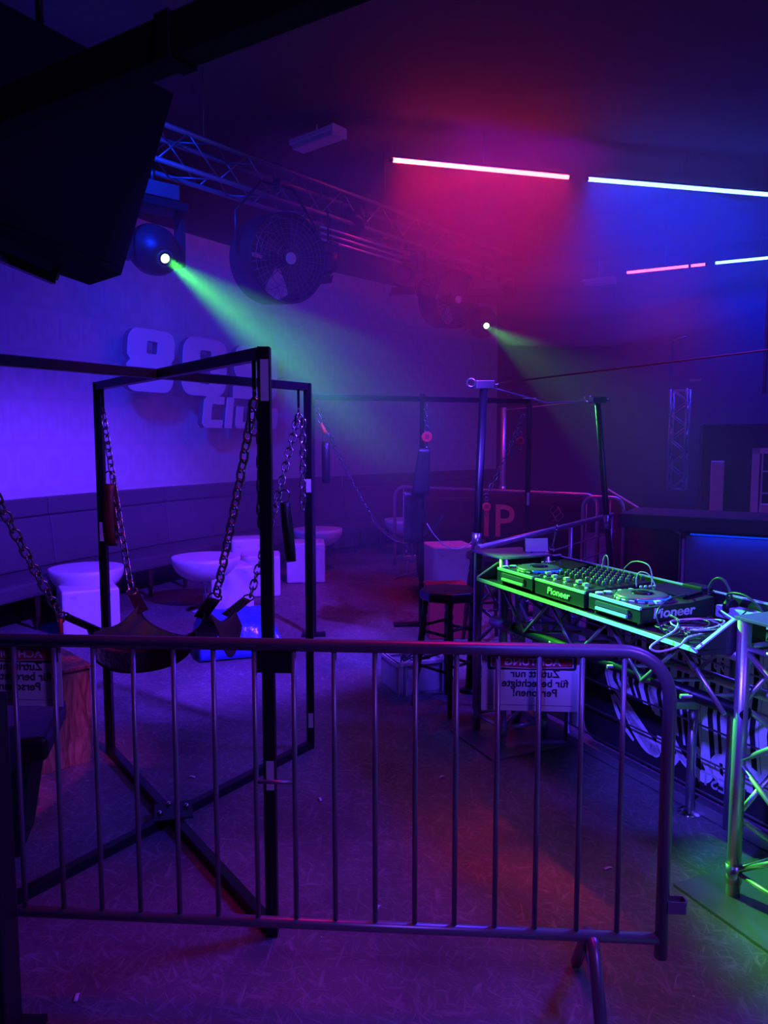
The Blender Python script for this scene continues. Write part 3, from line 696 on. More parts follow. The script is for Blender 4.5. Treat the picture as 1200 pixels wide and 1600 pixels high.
for q, z0, z1 in ((A, 1.80, 1.93), (A, .52, .62), (B, 1.40, 1.47), (B, .12, .2), (C_, 1.15, 1.25), (C_, .55, .63)):
    sd = (V((0, 0, 0)) - q).normalized(); n_ = V((0, -1, 0))
    MB().box(q + V((.003, -.0205, (z0 + z1) / 2)), (.026, .002, z1 - z0)).build('sticker', M['paper_white'], fr)
for q in (A, B, C_, D):
    i_ = q + (V((-.93, 3.25, 0)) - q).normalized() * .075
    MB().bar(i_ + V((0, 0, ZF - .04)), i_ + V((0, 0, ZF - .13)), .012).ring(i_ + V((0, 0, ZF - .145)), (1, 0, 0), .016, .004, 16, 6).build('eye_hanger', M['black_metal'], fr)
cc_ = V((-.93, 3.25, 0)); MB().box(cc_ + V((0, 0, .045)), (.16, .16, .008), (1, .3, 0)).build('cross_plate', M['black_metal'], fr)
for k in range(4):
    a = k * math.pi / 2 + .6; MB().lathe([(.012, 0), (.012, .01), (.006, .014)], cc_ + V((math.cos(a) * .06, math.sin(a) * .06, .049)), (0, 0, 1), 8).build('bolt', M['chrome'], fr)

def hook(q): return q + (V((-.93, 3.25, 0)) - q).normalized() * .075 + V((0, 0, ZF - .16))
sw = thing('leather_sling', (-.93, 3.25, .75), 'black leather sling seat hung on four chains inside the near frame', 'sling')
R1 = at(335, 934, 2.95); R2 = at(207, 925, 3.62); R3 = at(387, 935, 3.65); R4 = at(100, 962, 2.92)
def tab_end(r): return r + (V((-.93, 3.25, .72)) - r).normalized() * .10
K1, K2, K3, K4 = [tab_end(r) for r in (R1, R2, R3, R4)]
def sling(u, v):     # u: near(0)-far(1) ; v: left(0)-right(1)
    p = (K4.lerp(K1, v)).lerp(K2.lerp(K3, v), u)
    p = p + V((0, 0, -.13 * math.sin(math.pi * v) ** .4 - .05 * math.sin(math.pi * u)))
    c_ = V((-.93, 3.25, p.z)); e = abs(u - .5) * 2; p = p + (c_ - p) * (.10 * (1 - abs(2 * v - 1)) * e)
    return p
MB().grid(sling, 24, 30, .006).build('seat', M['leather'], sw)
# deep front apron
def apron(u, v):
    p = sling(0, .06 + v * .88); return p + V((0, -.012 - .03 * u, -.085 * u * (1 - .4 * (2 * v - 1) ** 6)))
MB().grid(apron, 6, 24, .005).build('front_apron', M['leather'], sw)
def apron2(u, v):
    p = sling(.05 + v * .9, 1.0); return p + V((.012 + .03 * u, 0, -.16 * u * math.sin(math.pi * (.15 + .7 * v))))
MB().grid(apron2, 6, 20, .005).build('side_flap', M['brown_leather'], sw)
for r, k_, q in ((R1, K1, A), (R2, K2, C_), (R3, K3, B), (R4, K4, D)):
    d = (k_ - r).normalized(); sd = V((0, 0, 1)).cross(d).normalized() if abs(d.z) < .97 else V((1, 0, 0)); sd = V((1, 0, 0)) - d * d.x; sd.normalize()
    stp = MB().box((r + k_) / 2 + d * .03, (.052, .006, (k_ - r).length + .05), sd, None, d).build('strap', M['leather'], sw, bev=.001)
    MB().link(r - d * .005, d, sd, .05, .055, .004).build('ring', M['chain'], stp)
    m_ = MB()
    for i in range(4): m_.lathe([(.005, 0), (.005, .002), (.001, .004)], k_ + d * (.0 + .018 * (i // 2)) + sd * (.012 * (1 if i % 2 else -1)) - d.cross(sd) * (-.005 if (d.cross(sd)).y > 0 else .005), d.cross(sd) * (1 if d.cross(sd).y < 0 else -1), 8)
    m_.build('rivet_set', M['chrome'], stp)
    MB().chain(r - d * .02, hook(q), .052, .032, .0048, .02).build('chain', M['chain'], sw)
# doubled slack chain ends near the hooks
for q, ln in ((A, .42), (B, .5)):
    h_ = hook(q); MB().chain(h_ + V((.022, .0, -.03)), h_ + V((.015, .01, -ln)), .052, .032, .0048).build('slack_chain', M['chain'], sw)
    MB().link(h_ + V((0, 0, -.06)), (0, 0, 1), (1, 0, 0), .12, .035, .005).build('carabiner', M['chrome'], sw)
# leg loops
def leg_loop(top, ln, wd, m, label, name='leg_strap', par_=None, tilt=0.0):
    f = thing(name, top, label, 'strap', 'padded leather leg straps')
    t = V((tilt, 0, -1)).normalized(); sd = V((1, 0, tilt)).normalized()
    def lp(u, v):
        a = 2 * math.pi * u; return top + t * (ln / 2 + ln / 2 * -math.cos(a)) + V((0, 1, 0)) * (.035 * math.sin(a)) + sd * ((v - .5) * wd)
    MB().grid(lp, 28, 2, .008).build('band', m, f); MB().link(top + V((0, 0, .03)), (0, 0, 1), (1, 0, 0), .07, .045, .004).build('ring', M['chain'], f)
    return f
leg_loop(at(171, 757, 3.75), .30, .055, M['brown_leather'], 'brown padded strap loop hanging at the left far frame post')
leg_loop(at(445, 785, 3.85), .30, .045, M['leather'], 'black strap loop hanging left of the right far frame post', tilt=.1)
leg_loop(at(509, 690, 5.6), .30, .055, M['leather'], 'black strap loop hanging under the green lit rear beam')
# red pull tag at left chain
rt = at(95, 975, 2.92); f = thing('red_carabiner', rt, 'red carabiner on the lower end of the left sling chain', 'carabiner'); MB().tube([rt + V((0, 0, .02)), rt + V((0, 0, -.05))], .008, 8).build('grip', M['red'], f)
MB().link(rt + V((0, 0, .03)), (0, 0, 1), (1, 0, 0), .05, .03, .004).build('loop', M['chain'], f)

# ================================================================== second rack
Z2 = 2.03
q1 = on(487, 620, Z2); q3 = on(827, 627, Z2); q2 = q1.lerp(q3, .5)
q2 = min((q1.lerp(q3, i / 100) for i in range(101)), key=lambda p_: abs(p_.x / (p_.y * math.cos(PITCH) - (p_.z - H) * math.sin(PITCH)) * F + 600 - 661))
rk = thing('sling_rack', (q2.x, q2.y, 0), 'black rack with one long top beam and three posts behind the near frame', 'frame')
MB().bar(q1, q3, .045).build('top_beam', M['black_metal'], rk, bev=.003)
for q in (q1, q2, q3):
    MB().bar(V((q.x, q.y, 0)), q + V((0, 0, .045 if q is q2 else 0)), .045, .045, (0, 1, 0)).build('post', M['black_metal'], rk, bev=.003)
    MB().box(V((q.x, q.y, .012)) + V((-.0, 0, 0)), (.5 if q is q2 else .2, .1, .024), (1, .1, 0)).build('foot', M['black_metal'], rk, bev=.003)
MB().box(V((q3.x, q3.y, 1.12)) + V((0, -.024, 0)), (.025, .002, .12)).build('sticker', M['paper_white'], rk)
MB().box(q3 + V((0, 0, .025)), (.12, .05, .01)).build('cap', M['steel'], rk)
s2 = thing('leather_sling', (q2.x, q2.y - .1, .7), 'black leather sling seat hung on thin chains behind the middle rack post', 'sling')
sa = at(590, 812, 6.2); sb = at(662, 798, 6.0); se = at(768, 776, 6.6)
def sl2(u, v):
    a = at(580, 803, 6.3).lerp(at(690, 800, 6.3), u); return a + V((0, (v - .5) * .5, -.22 * math.sin(math.pi * u) ** .8 - .03 * v))
MB().grid(sl2, 20, 10, .006).build('seat', M['leather'], s2)
def sl3(u, v):
    a = at(632 + 30 * u, 768, 5.95); return a + V((0, .02 * math.sin(6 * u), -.40 * v))
MB().grid(sl3, 8, 10, .006).build('hanging_flap', M['leather'], s2)
def sl4(u, v):
    a = at(648 + (6 - 6 * v) * 1 + (18 + 0 * v) * u, 700, 5.9); return a + V(((u - .5) * .05 * v, 0, -.36 * v))
MB().grid(sl4, 6, 10, .006).build('neck_strap', M['leather'], s2)
MB().chain(at(498, 640, 5.75), at(580, 803, 6.3), .05, .026, .0035, .05).build('chain', M['chain'], s2)
MB().chain(at(665, 632, 5.95), at(667, 742, 5.95), .05, .026, .0035).build('chain', M['chain'], s2)
MB().chain(at(667, 742, 5.95), at(659, 790, 5.95), .05, .026, .0035).build('chain', M['chain'], s2)
MB().chain(at(818, 648, 6.35), at(762, 770, 6.2), .05, .026, .0035, .02).build('chain', M['chain'], s2)
MB().ring(at(760, 777, 6.2), (0, 1, .1), .03, .004, 20, 6).build('ring', M['chain'], s2)
MB().box(at(661, 806, 5.93), (.045, .006, .09)).build('buckle_strap', M['leather'], s2)
p0 = at(667, 818, 5.93); p1 = at(748, 834, 6.1)
MB().tube([p0.lerp(p1, t / 16) + V((0, 0, -.16 * 4 * (t / 16) * (1 - t / 16))) for t in range(17)], .004, 6).build('cord', M['grey_rope'], s2)
def tagdisc(px, py, Yd, label, r=.032):
    c = at(px, py, Yd); f = thing('red_pulley', c - V((0, 0, r)), label, 'pulley', 'red swivel pulleys'); MB().lathe([(r, -.012), (r, .012), (r * .8, .016)], c, (0, -1, 0), 20).build('disc', M['red'], f)
    g = MB()
    for k in range(3): g.box(c + V((-.01 + .01 * k, -.018, .002)), (.004, .003, r * .8))
    g.build('emblem', M['ink'], f); MB().link(c + V((0, 0, r + .02)), (0, 0, 1), (1, 0, 0), .05, .022, .003).build('shackle', M['chain'], f); MB().link(c - V((0, 0, r + .015)), (0, 0, 1), (1, 0, 0), .05, .02, .003).build('lower_shackle', M['chain'], f)
tagdisc(667, 683, 5.93, 'red swivel pulley on the middle rack post', .042)
tagdisc(813, 689, 6.33, 'red swivel pulley hanging left of the right rack post')
tagdisc(760, 792, 6.18, 'red swivel pulley in front of the VIP letters', .036)
c = at(506, 672, 5.7); f = thing('orange_shackle', c, 'orange shackle on the chain below the green lit beam', 'shackle'); MB().tube([c + V((-.02, 0, .05)), c + V((.012, 0, -.03))], [.008, .02], 8).build('body', M['orange'], f); MB().link(c + V((-.035, 0, .09)), (-.4, 0, 1), (1, 0, 0), .08, .025, .004).build('bow', M['chain'], f)

# ================================================================== poles and ropes
pa_b = V((.57, 5.0, 0)); pa_t = at(756, 606, 5.05)
def pole(b, t, r, label, m, clamp, name='round_pole'):
    f = thing(name, b, label, 'pole'); MB().tube([b, t], r, 16).build('shaft', m, f)
    MB().lathe([(r * 2.4, 0), (r * 2.4, .01), (r * 1.1, .03)], b, (0, 0, 1), 24).build('foot', m, f)
    mid = b.lerp(t, .47); MB().tube([mid, mid + (t - b).normalized() * .12], r * 1.2, 16).build('collar', M['steel'], f)
    if clamp:
        MB().box(t + V((0, 0, .02)), (.13, .06, .055), (1, .3, .03)).build('clamp', clamp, f, bev=.006)
        MB().ring(t + V((-.085, -.02, .03)), (.2, 1, .2), .026, .008, 16, 8).build('clamp_ring', clamp, f)
        MB().lathe([(.012, 0), (.012, .03)], t + V((.07, 0, .02)), (1, .3, 0), 10).build('bolt', M['chrome'], f)
    return f
pole(pa_b, pa_t, .027, 'black leaning pole with a red lit clamp behind the DJ booth tower', M['black_metal'], M['steel'])
pb_t = at(934, 629, 6.4); pb_b = at(962, 996, 6.4); pb_b.z = 0
pole(pb_b, pb_t, .024, 'black leaning pole with a shiny clamp right of the VIP rail', M['black_metal'], M['chrome'])
pc_t = at(787, 637, 9.6); pole(V((pc_t.x, 9.6, 0)), pc_t, .034, 'pale round pole behind the VIP barrier', M['alu'], None)
def rope(pts, r, m, label):
    f = MB().tube(pts, r, 6).build('tension_rope', m); tag(f, label, 'rope')
rope([pa_t + V((.1, 0, .03)), at(1215, 545, 4.2)], .006, M['rope'], 'red rope stretched from the leaning pole to the right edge')
rope([pa_t + V((.06, 0, .0)), pa_t.lerp(pb_t, .5) + V((0, 0, -.05)), pb_t + V((-.09, 0, .015))], .005, M['grey_rope'], 'grey rope slung between the two leaning poles')
rope([pc_t + V((.02, 0, -.03)), pb_t + V((-.1, 0, .01))], .007, M['grey_rope'], 'pale rope from the pale round pole to the shiny clamp')

# ================================================================== VIP crowd barrier
va = on(617, 760, 1.1); vb = on(918, 773, 1.1); vd = (vb - va).normalized(); vl = (vb - va).length
vf = thing('crowd_barrier', (va.x, va.y, 0), 'far crowd barrier dressed with a dark cloth reading VIP', 'barrier')
crn = lambda c0, c1: None
def rail_loop(a, d, L_, zt, zb_, r_):
    pts = [a + V((0, 0, zb_ - zt))]
    n = 8
    for i in range(n + 1): t = math.pi / 2 * i / n; pts.append(a + d * (r_ - r_ * math.cos(t)) + V((0, 0, -r_ + r_ * math.sin(t))))
    for i in range(n + 1): t = math.pi / 2 * i / n; pts.append(a + d * (L_ - r_ + r_ * math.sin(t)) + V((0, 0, -r_ + r_ * math.cos(t))))
    pts.append(a + d * L_ + V((0, 0, zb_ - zt))); return pts
MB().tube(rail_loop(va, vd, vl + .12, 1.1, .12, .14), .02, 10).build('outer_tube', M['alu'], vf)
MB().tube([va + V((0, 0, -.9)), va + vd * (vl + .12) + V((0, 0, -.9))], .014, 8).build('bottom_rail', M['alu'], vf)
for i in range(1, 20):
    p = va + vd * ((vl + .12) * i / 20); MB().tube([p + V((0, 0, -.02)), p + V((0, 0, -.9))], .007, 6).build('bar', M['alu'], vf)
vn = V((vd.y, -vd.x, 0))
for k in (.08, .92):
    p = va + vd * (vl * k); MB().bar(V((p.x, p.y, .02)) - vn * .3, V((p.x, p.y, .02)) + vn * .3, .03).tube([V((p.x, p.y, .03)), V((p.x, p.y, .2))], .014, 8).build('foot', M['alu'], vf)
b0 = va + vd * .36 + vn * .03; b1 = va + vd * (vl - .05) + vn * .03
vc = thing('vip_cloth', (b0.x, b0.y, .2), 'dark cloth banner with salmon VIP letters over the far barrier', 'banner')
MB().grid(lambda u, v: b0.lerp(b1, u) + V((0, 0, -.02 - .88 * v)) + vn * (.006 * math.sin(u * 30)), 60, 6, .006).build('cloth', M['black_cloth'], vc)
vtc = None
for chx, px, py in (('V', 722, 818), ('I', 760, 816), ('P', 787, 817)):
    r_ = ray(px, py); den = r_.dot(vn); p = V((0, 0, H)) + r_ * ((b0 + vn * .012 - V((0, 0, H))).dot(vn) / den)
    text('letter', chx, .52 if True else 0, M['salmon'], vc, p, vd, up, .001, .004)
# silver scribble on cloth
r_ = ray(872, 802); p = V((0, 0, H)) + r_ * ((b0 + vn * .015 - V((0, 0, H))).dot(vn) / r_.dot(vn)); g = MB()
for k in range(4):
    pts = [p + vd * (.03 * k - .06 + .03 * math.sin(t * .8 + k * 1.7)) + V((0, 0, -.09 + .02 * t)) for t in range(9)]; g.tube(pts, .003, 5)
g.build('scribble', M['grey_rope'], vc)
# dark armchair shape in front of the barrier
ac = on(707, 928, 0); f = thing('dark_armchair', ac, 'low dark armchair behind the middle rack post', 'chair')
MB().box(ac + V((0, .0, .30)), (.62, .6, .22)).build('seat', M['black_cloth'], f, bev=.04); MB().box(ac + V((0, .30, .70)), (.60, .12, .66), (1, 0, 0), None, (0, .15, 1)).build('backrest', M['black_cloth'], f, bev=.05)
for sg_ in (-1, 1): MB().box(ac + V((sg_ * .33, .02, .38)), (.1, .58, .38)).build('armrest', M['black_cloth'], f, bev=.03)
for sx2 in (-1, 1):
    for sy2 in (-1, 1): MB().tube([ac + V((sx2 * .26, sy2 * .24, 0)), ac + V((sx2 * .26, sy2 * .24, .2))], .016, 8).build('leg', M['chrome'], f)

# ================================================================== right-hand background: railing, stair rail, bar
h0 = on(746, 857, .97); h1 = on(957, 804, .97)
hr = thing('handrail', (h1.x, h1.y, 0), 'sloping looking steel handrail behind the DJ booth', 'railing')
hd = (h1 - h0).normalized(); MB().tube([h0, h1], .022, 12).build('top_rail', M['alu'], hr)
for k, z in ((1.0, 0), (.62, 0)):
    p = h0.lerp(h1, k) - hd * .03; MB().tube([V((p.x, p.y, 0)), p], .018, 10).build('post', M['alu'], hr)
for z in (.8, .64, .48, .32): MB().tube([V((h0.x, h0.y, z)) + hd * .5, V((h1.x, h1.y, z)) + hd * .1], .007, 8).build('rod', M['alu'], hr)
e0 = on(905, 775, .95) ; 
cr = thing('short_crowd_barrier', (vb.x + .12, vb.y - .1, 0), 'short barrier end with a rounded corner right of the VIP cloth', 'barrier')
ea = vb + vd * .05 + vn * .25 + V((0, 0, -.0)); MB().tube(rail_loop(ea, vd, .42, 1.1, .05, .12), .02, 10).build('outer_tube', M['alu'], cr)
for i in (1, 2): p = ea + vd * (.14 * i); MB().tube([p, p + V((0, 0, -1.0))], .008, 6).build('bar', M['alu'], cr)
MB().tube([ea + V((0, 0, -.95)), ea + vd * .42 + V((0, 0, -.95))], .014, 8).build('bottom_rail', M['alu'], cr)
s_a = at(951, 765, 8.0); s_b = at(1064, 834, 6.6)
stg = thing('stair_rail', (s_b.x, s_b.y, 0), 'thin pale edged stair side panel sloping down left of the bar', 'stair rail')
MB().tube([V((s_a.x, s_a.y, 0)), s_a, s_b, V((s_b.x, s_b.y, 0))], .012, 8).build('edge_rail', M['trim'], stg)
sd = (V((s_b.x, s_b.y, 0)) - V((s_a.x, s_a.y, 0))); ln = sd.length; sd.normalize()
MB().prism([(0.02, 0), (ln - .02, 0), (ln - .02, s_b.z - .02), (.02, s_a.z - .02)], V((s_a.x, s_a.y, 0)), sd, up, .02).build('side_panel', M['dark_wall'], stg)
# bar
bb = on(1069, 831, .92); bd = V((.86, -.51, 0)).normalized(); bn = V((-.51, -.86, 0)).normalized()
bar = thing('bar_counter', (bb.x, bb.y, 0), 'bar counter with a plain blue lit front at the right', 'bar counter')
bo = V((bb.x, bb.y, 0)); mid = bo + bd * 1.6
MB().box(mid - bn * .3 + V((0, 0, .46)), (3.2, .5, .92), bd).build('carcass', M['dark_wall'], bar)
MB().box(mid - bn * .03 + V((0, 0, .45)), (3.18, .03, .88), bd).build('front_panel', M['bar_panel'], bar, bev=.004)
MB().box(bo + bd * 1.42 - bn * .32 + V((0, 0, .99)), (3.9, .7, .12), bd).build('counter_top', M['dark_wall'], bar, bev=.01)
MB().box(mid - bn * -.01 + V((0, 0, .905)), (3.1, .012, .012), bd).build('led_strip', M['bar_led'], bar)
l = bpy.data.lights.new('bar_light', 'AREA'); l.shape = 'RECTANGLE'; l.size = 3.0; l.size_y = .03; l.energy = 5; l.color = (0, .03, 1)
o = bpy.data.objects.new('bar_light', l); COL.objects.link(o); o.location = mid + bn * .05 + V((0, 0, .90)); zz_ = (V((0, 0, 1)) + bn * .35).normalized(); yy_ = zz_.cross(bd).normalized(); o.rotation_euler = Matrix((bd, yy_, zz_)).transposed().to_euler()
bbk = thing('back_bar', (bb.x + 1.6, bb.y + 1.0, 0), 'dark back bar cabinet with shelf compartments behind the counter', 'cabinet')
ko = at(1094, 810, 8.6); kd = V((.95, -.31, 0)).normalized(); kn = V((-.31, -.95, 0)).normalized()
zt = at(1094, 662, 8.6).z; kb = V((ko.x, ko.y, 0))
MB().box(kb + kd * 1.3 - kn * .3 + V((0, 0, zt / 2)), (2.6, .5, zt), kd).build('carcass', M['dark_wall'], bbk, bev=.01)
def kpt(px, py, o_=.0):
    r_ = ray(px, py); return V((0, 0, H)) + r_ * ((kb + kn * o_ - V((0, 0, H))).dot(kn) / r_.dot(kn))
a = kpt(1111, 720); b = kpt(1128, 808)
MB().prism([(0, 0), ((b - a).dot(kd), 0), ((b - a).dot(kd), a.z - b.z), (0, a.z - b.z)], V((a.x, a.y, b.z)), kd, up, .06).build('lit_column', M['grey_plastic'], bbk, bev=.01)
a = kpt(1176, 700); b = kpt(1260, 812); wdt = (b - a).dot(kd)
for x0, x1, z0, z1 in ((0, .07, b.z, a.z), (0, wdt, a.z - .06, a.z), (.1, wdt, a.z - .26, a.z - .245), (.1, wdt, a.z - .50, a.z - .485), (0, wdt, b.z - .02, b.z), (.09, .105, b.z, a.z - .06)):
    MB().prism([(x0, 0), (x1, 0), (x1, z1 - z0), (x0, z1 - z0)], V((a.x, a.y, z0)), kd, up, .05).build('shelf_frame', M['white_plastic'], bbk)
a = kpt(1187, 795, .05); f = MB().box(V((a.x, a.y, b.z + .09)) + kd * .1 + kn * .05, (.22, .08, .16), kd).build('pale_box', M['white_plastic'], None, bev=.01); tag(f, 'small pale box standing on the back bar shelf', 'box')
# hanging vertical truss
vt0 = at(1042, 766, 11.9); vt1 = at(1048, 608, 11.9); vtr = thing('vertical_truss', vt0, 'short vertical truss mounted on the dark back wall', 'truss')
box_truss(vtr, V((vt0.x, vt0.y, vt0.z)), V((vt0.x, vt0.y, vt1.z)), rd, V((.534, .845, 0)) * .8, .24, .2, .022, .009, M['alu'])
MB().tube([V((vt0.x, vt0.y, vt1.z - .1)), V((vt0.x, vt0.y, at(1044, 533, 11.9).z)), V((vt0.x + .18, vt0.y - .1, at(1044, 533, 11.9).z + .05))], .015, 8).build('upper_pipe', M['alu'], vtr)
MB().box(V((vt0.x, vt0.y, vt1.z)) + rd * .36 + V((0, 0, .12)), (.16, .05, .03), rd).build('bracket', M['steel'], vtr)
pt_ = at(1199, 500, 6.2); MB().tube([V((pt_.x, 6.2, at(1198, 615, 6.2).z)), V((pt_.x, 6.2, CEIL))], .014, 8).build('hanging_pipe', M['alu']); tag(COL.objects[-1], 'thin pipe hanging from the ceiling at the right edge', 'pipe')
c = at(970, 797, 12.4); f = thing('wall_socket', c, 'small socket plate low on the dark back wall', 'socket'); MB().box(c, (.09, .03, .2), rd).build('plate', M['grey_plastic'], f, bev=.004); MB().box(c + V((0, -.02, 0)), (.05, .02, .06), rd).build('insert', M['mid_plastic'], f)

# ================================================================== DJ booth
L0 = V((.535, 4.32, 0)); U = V((.401, -.916, 0)).normalized(); W_ = V((.916, .401, 0)).normalized()
def bp(u, v, z=0.0): return L0 + U * u + W_ * v + V((0, 0, z))
def tower(u0, v0, s, h, label, plate):
    f = thing('truss_tower', bp(u0 + s / 2, v0 + s / 2), label, 'truss', 'box truss towers carrying the DJ table')
    for a in (0, s):
        for b in (0, s):
            MB().tube([bp(u0 + a, v0 + b, .012), bp(u0 + a, v0 + b, h)], .0245, 16).build('chord', M['alu'], f)
            MB().tube([bp(u0 + a, v0 + b, .06), bp(u0 + a, v0 + b, .13)], .029, 16).build('spigot', M['steel'], f)
    n = 4; st = (h - .2) / n
    for fa, fb in (((0, 0), (s, 0)), ((s, 0), (s, s)), ((s, s), (0, s)), ((0, s), (0, 0))):
        for i in range(n):
            z0 = .1 + st * i; z1 = z0 + st
            p, q = (fa, fb) if i % 2 == 0 else (fb, fa)
            MB().tube([bp(u0 + p[0], v0 + p[1], z0), bp(u0 + q[0], v0 + q[1], z1)], .010, 10).build('brace', M['alu'], f)
        for z in (.1, h - .1): MB().tube([bp(u0 + fa[0], v0 + fa[1], z), bp(u0 + fb[0], v0 + fb[1], z)], .010, 10).build('strut', M['alu'], f)
    pu0, pu1, pv0, pv1 = plate
    MB().box((bp(pu0, pv0) + bp(pu1, pv1)) / 2 + V((0, 0, .006)), (pu1 - pu0, pv1 - pv0, .012), U).build('base_plate', M['dark_steel'], f, bev=.002)
    MB().box(bp(u0 + s / 2, v0 + s / 2, h + .006), (s + .05, s + .05, .012), U).build('top_plate', M['alu'], f, bev=.002)
    return f
tower(.0, .0, .27, 1.04, 'box truss tower under the far end of the DJ table', (-.04, .42, -.15, .38))
tower(1.80, .03, .29, 1.04, 'box truss tower at the right edge with green lit tubes', (1.66, 2.24, -.12, .5))
bt = thing('booth_truss', bp(1.0, .1), 'horizontal dark tube truss joining the two booth towers', 'truss')
MB().tube([bp(.30, -.03, .70), bp(1.82, .035, .70)], .026, 16).build('chord', M['black_metal'], bt)
MB().tube([bp(.24, -.04, .70), bp(.43, -.04, .70)], .031, 16).build('end_sleeve', M['alu'], bt)
for z, v in ((.70, .25), (.90, .02), (.90, .25)): MB().tube([bp(.29, v, z), bp(1.82, v + .02, z)], .022, 12).build('chord', M['alu'], bt)
for i in range(7):
    u0 = .32 + .21 * i; u1 = u0 + .21
    for v in (-.04, .25):
        za, zb_ = (.70, .90) if i % 2 else (.90, .70); MB().tube([bp(u0, v, za), bp(u1, v, zb_)], .009, 8).build('brace', M['alu'], bt)
    MB().tube([bp(u0, -.04, .70), bp(u0 + .1, .25, .70)], .009, 8).build('brace', M['alu'], bt)
MB().tube([bp(.62, .25, .9), bp(.38, .0, .4), bp(.30, .0, .32)], .01, 8).build('diagonal', M['alu'], bt)

# tray
TZ = .93
ty = thing('dj_tray', bp(.9, .1, TZ), 'black open tray table with pale edges across the two towers', 'table')
FL = on(746, 903, TZ); fu = (FL - L0).dot(U); fv = (FL - L0).dot(W_); FR = on(1090, 1015, TZ); ru = (FR - L0).dot(U); rv = (FR - L0).dot(W_)
bv = .40
poly = [(fu, fv), (ru, rv), (1.77, .03), (1.77, bv), (fu + .075, bv), (fu + .075, fv + .14)]
MB().prism(poly, bp(0, 0, TZ), U, W_, -.022).build('tray_floor', M['tray'], ty, bev=.002)
MB().bar(bp(fu, fv - .002, TZ - .005), bp(ru, rv - .002, TZ - .005), .008, .016).build('front_edge', M['trim'], ty)
def side(pts, m=M['tray']):     # vertical board following u,v points with given heights
    g = MB(); e = MB(); t = .015
    for (u0, v0, z0), (u1, v1, z1) in zip(pts, pts[1:]):
        a = bp(u0, v0, TZ); b = bp(u1, v1, TZ); d = (b - a).normalized(); n_ = V((-d.y, d.x, 0)) * t / 2
        ta = a + V((0, 0, z0)); tb = b + V((0, 0, z1))
        g.add([a - n_, b - n_, tb - n_, ta - n_, a + n_, b + n_, tb + n_, ta + n_], [(0, 1, 2, 3), (7, 6, 5, 4), (0, 4, 5, 1), (3, 2, 6, 7), (0, 3, 7, 4), (1, 5, 6, 2)])
        e.bar(ta + V((0, 0, .003)), tb + V((0, 0, .003)), t + .002, .006)
    g.build('side_board', m, ty); e.build('edge_strip', M['trim'], ty)
side([(fu, fv, .002), (fu + .05, fv + .13, .10), (fu + .05, bv, .10)])
side([(fu + .05, bv, .09), (1.9, bv, .09)])
side([(ru, rv, .002), (1.76, .02, .10), (1.775, .16, .10)])

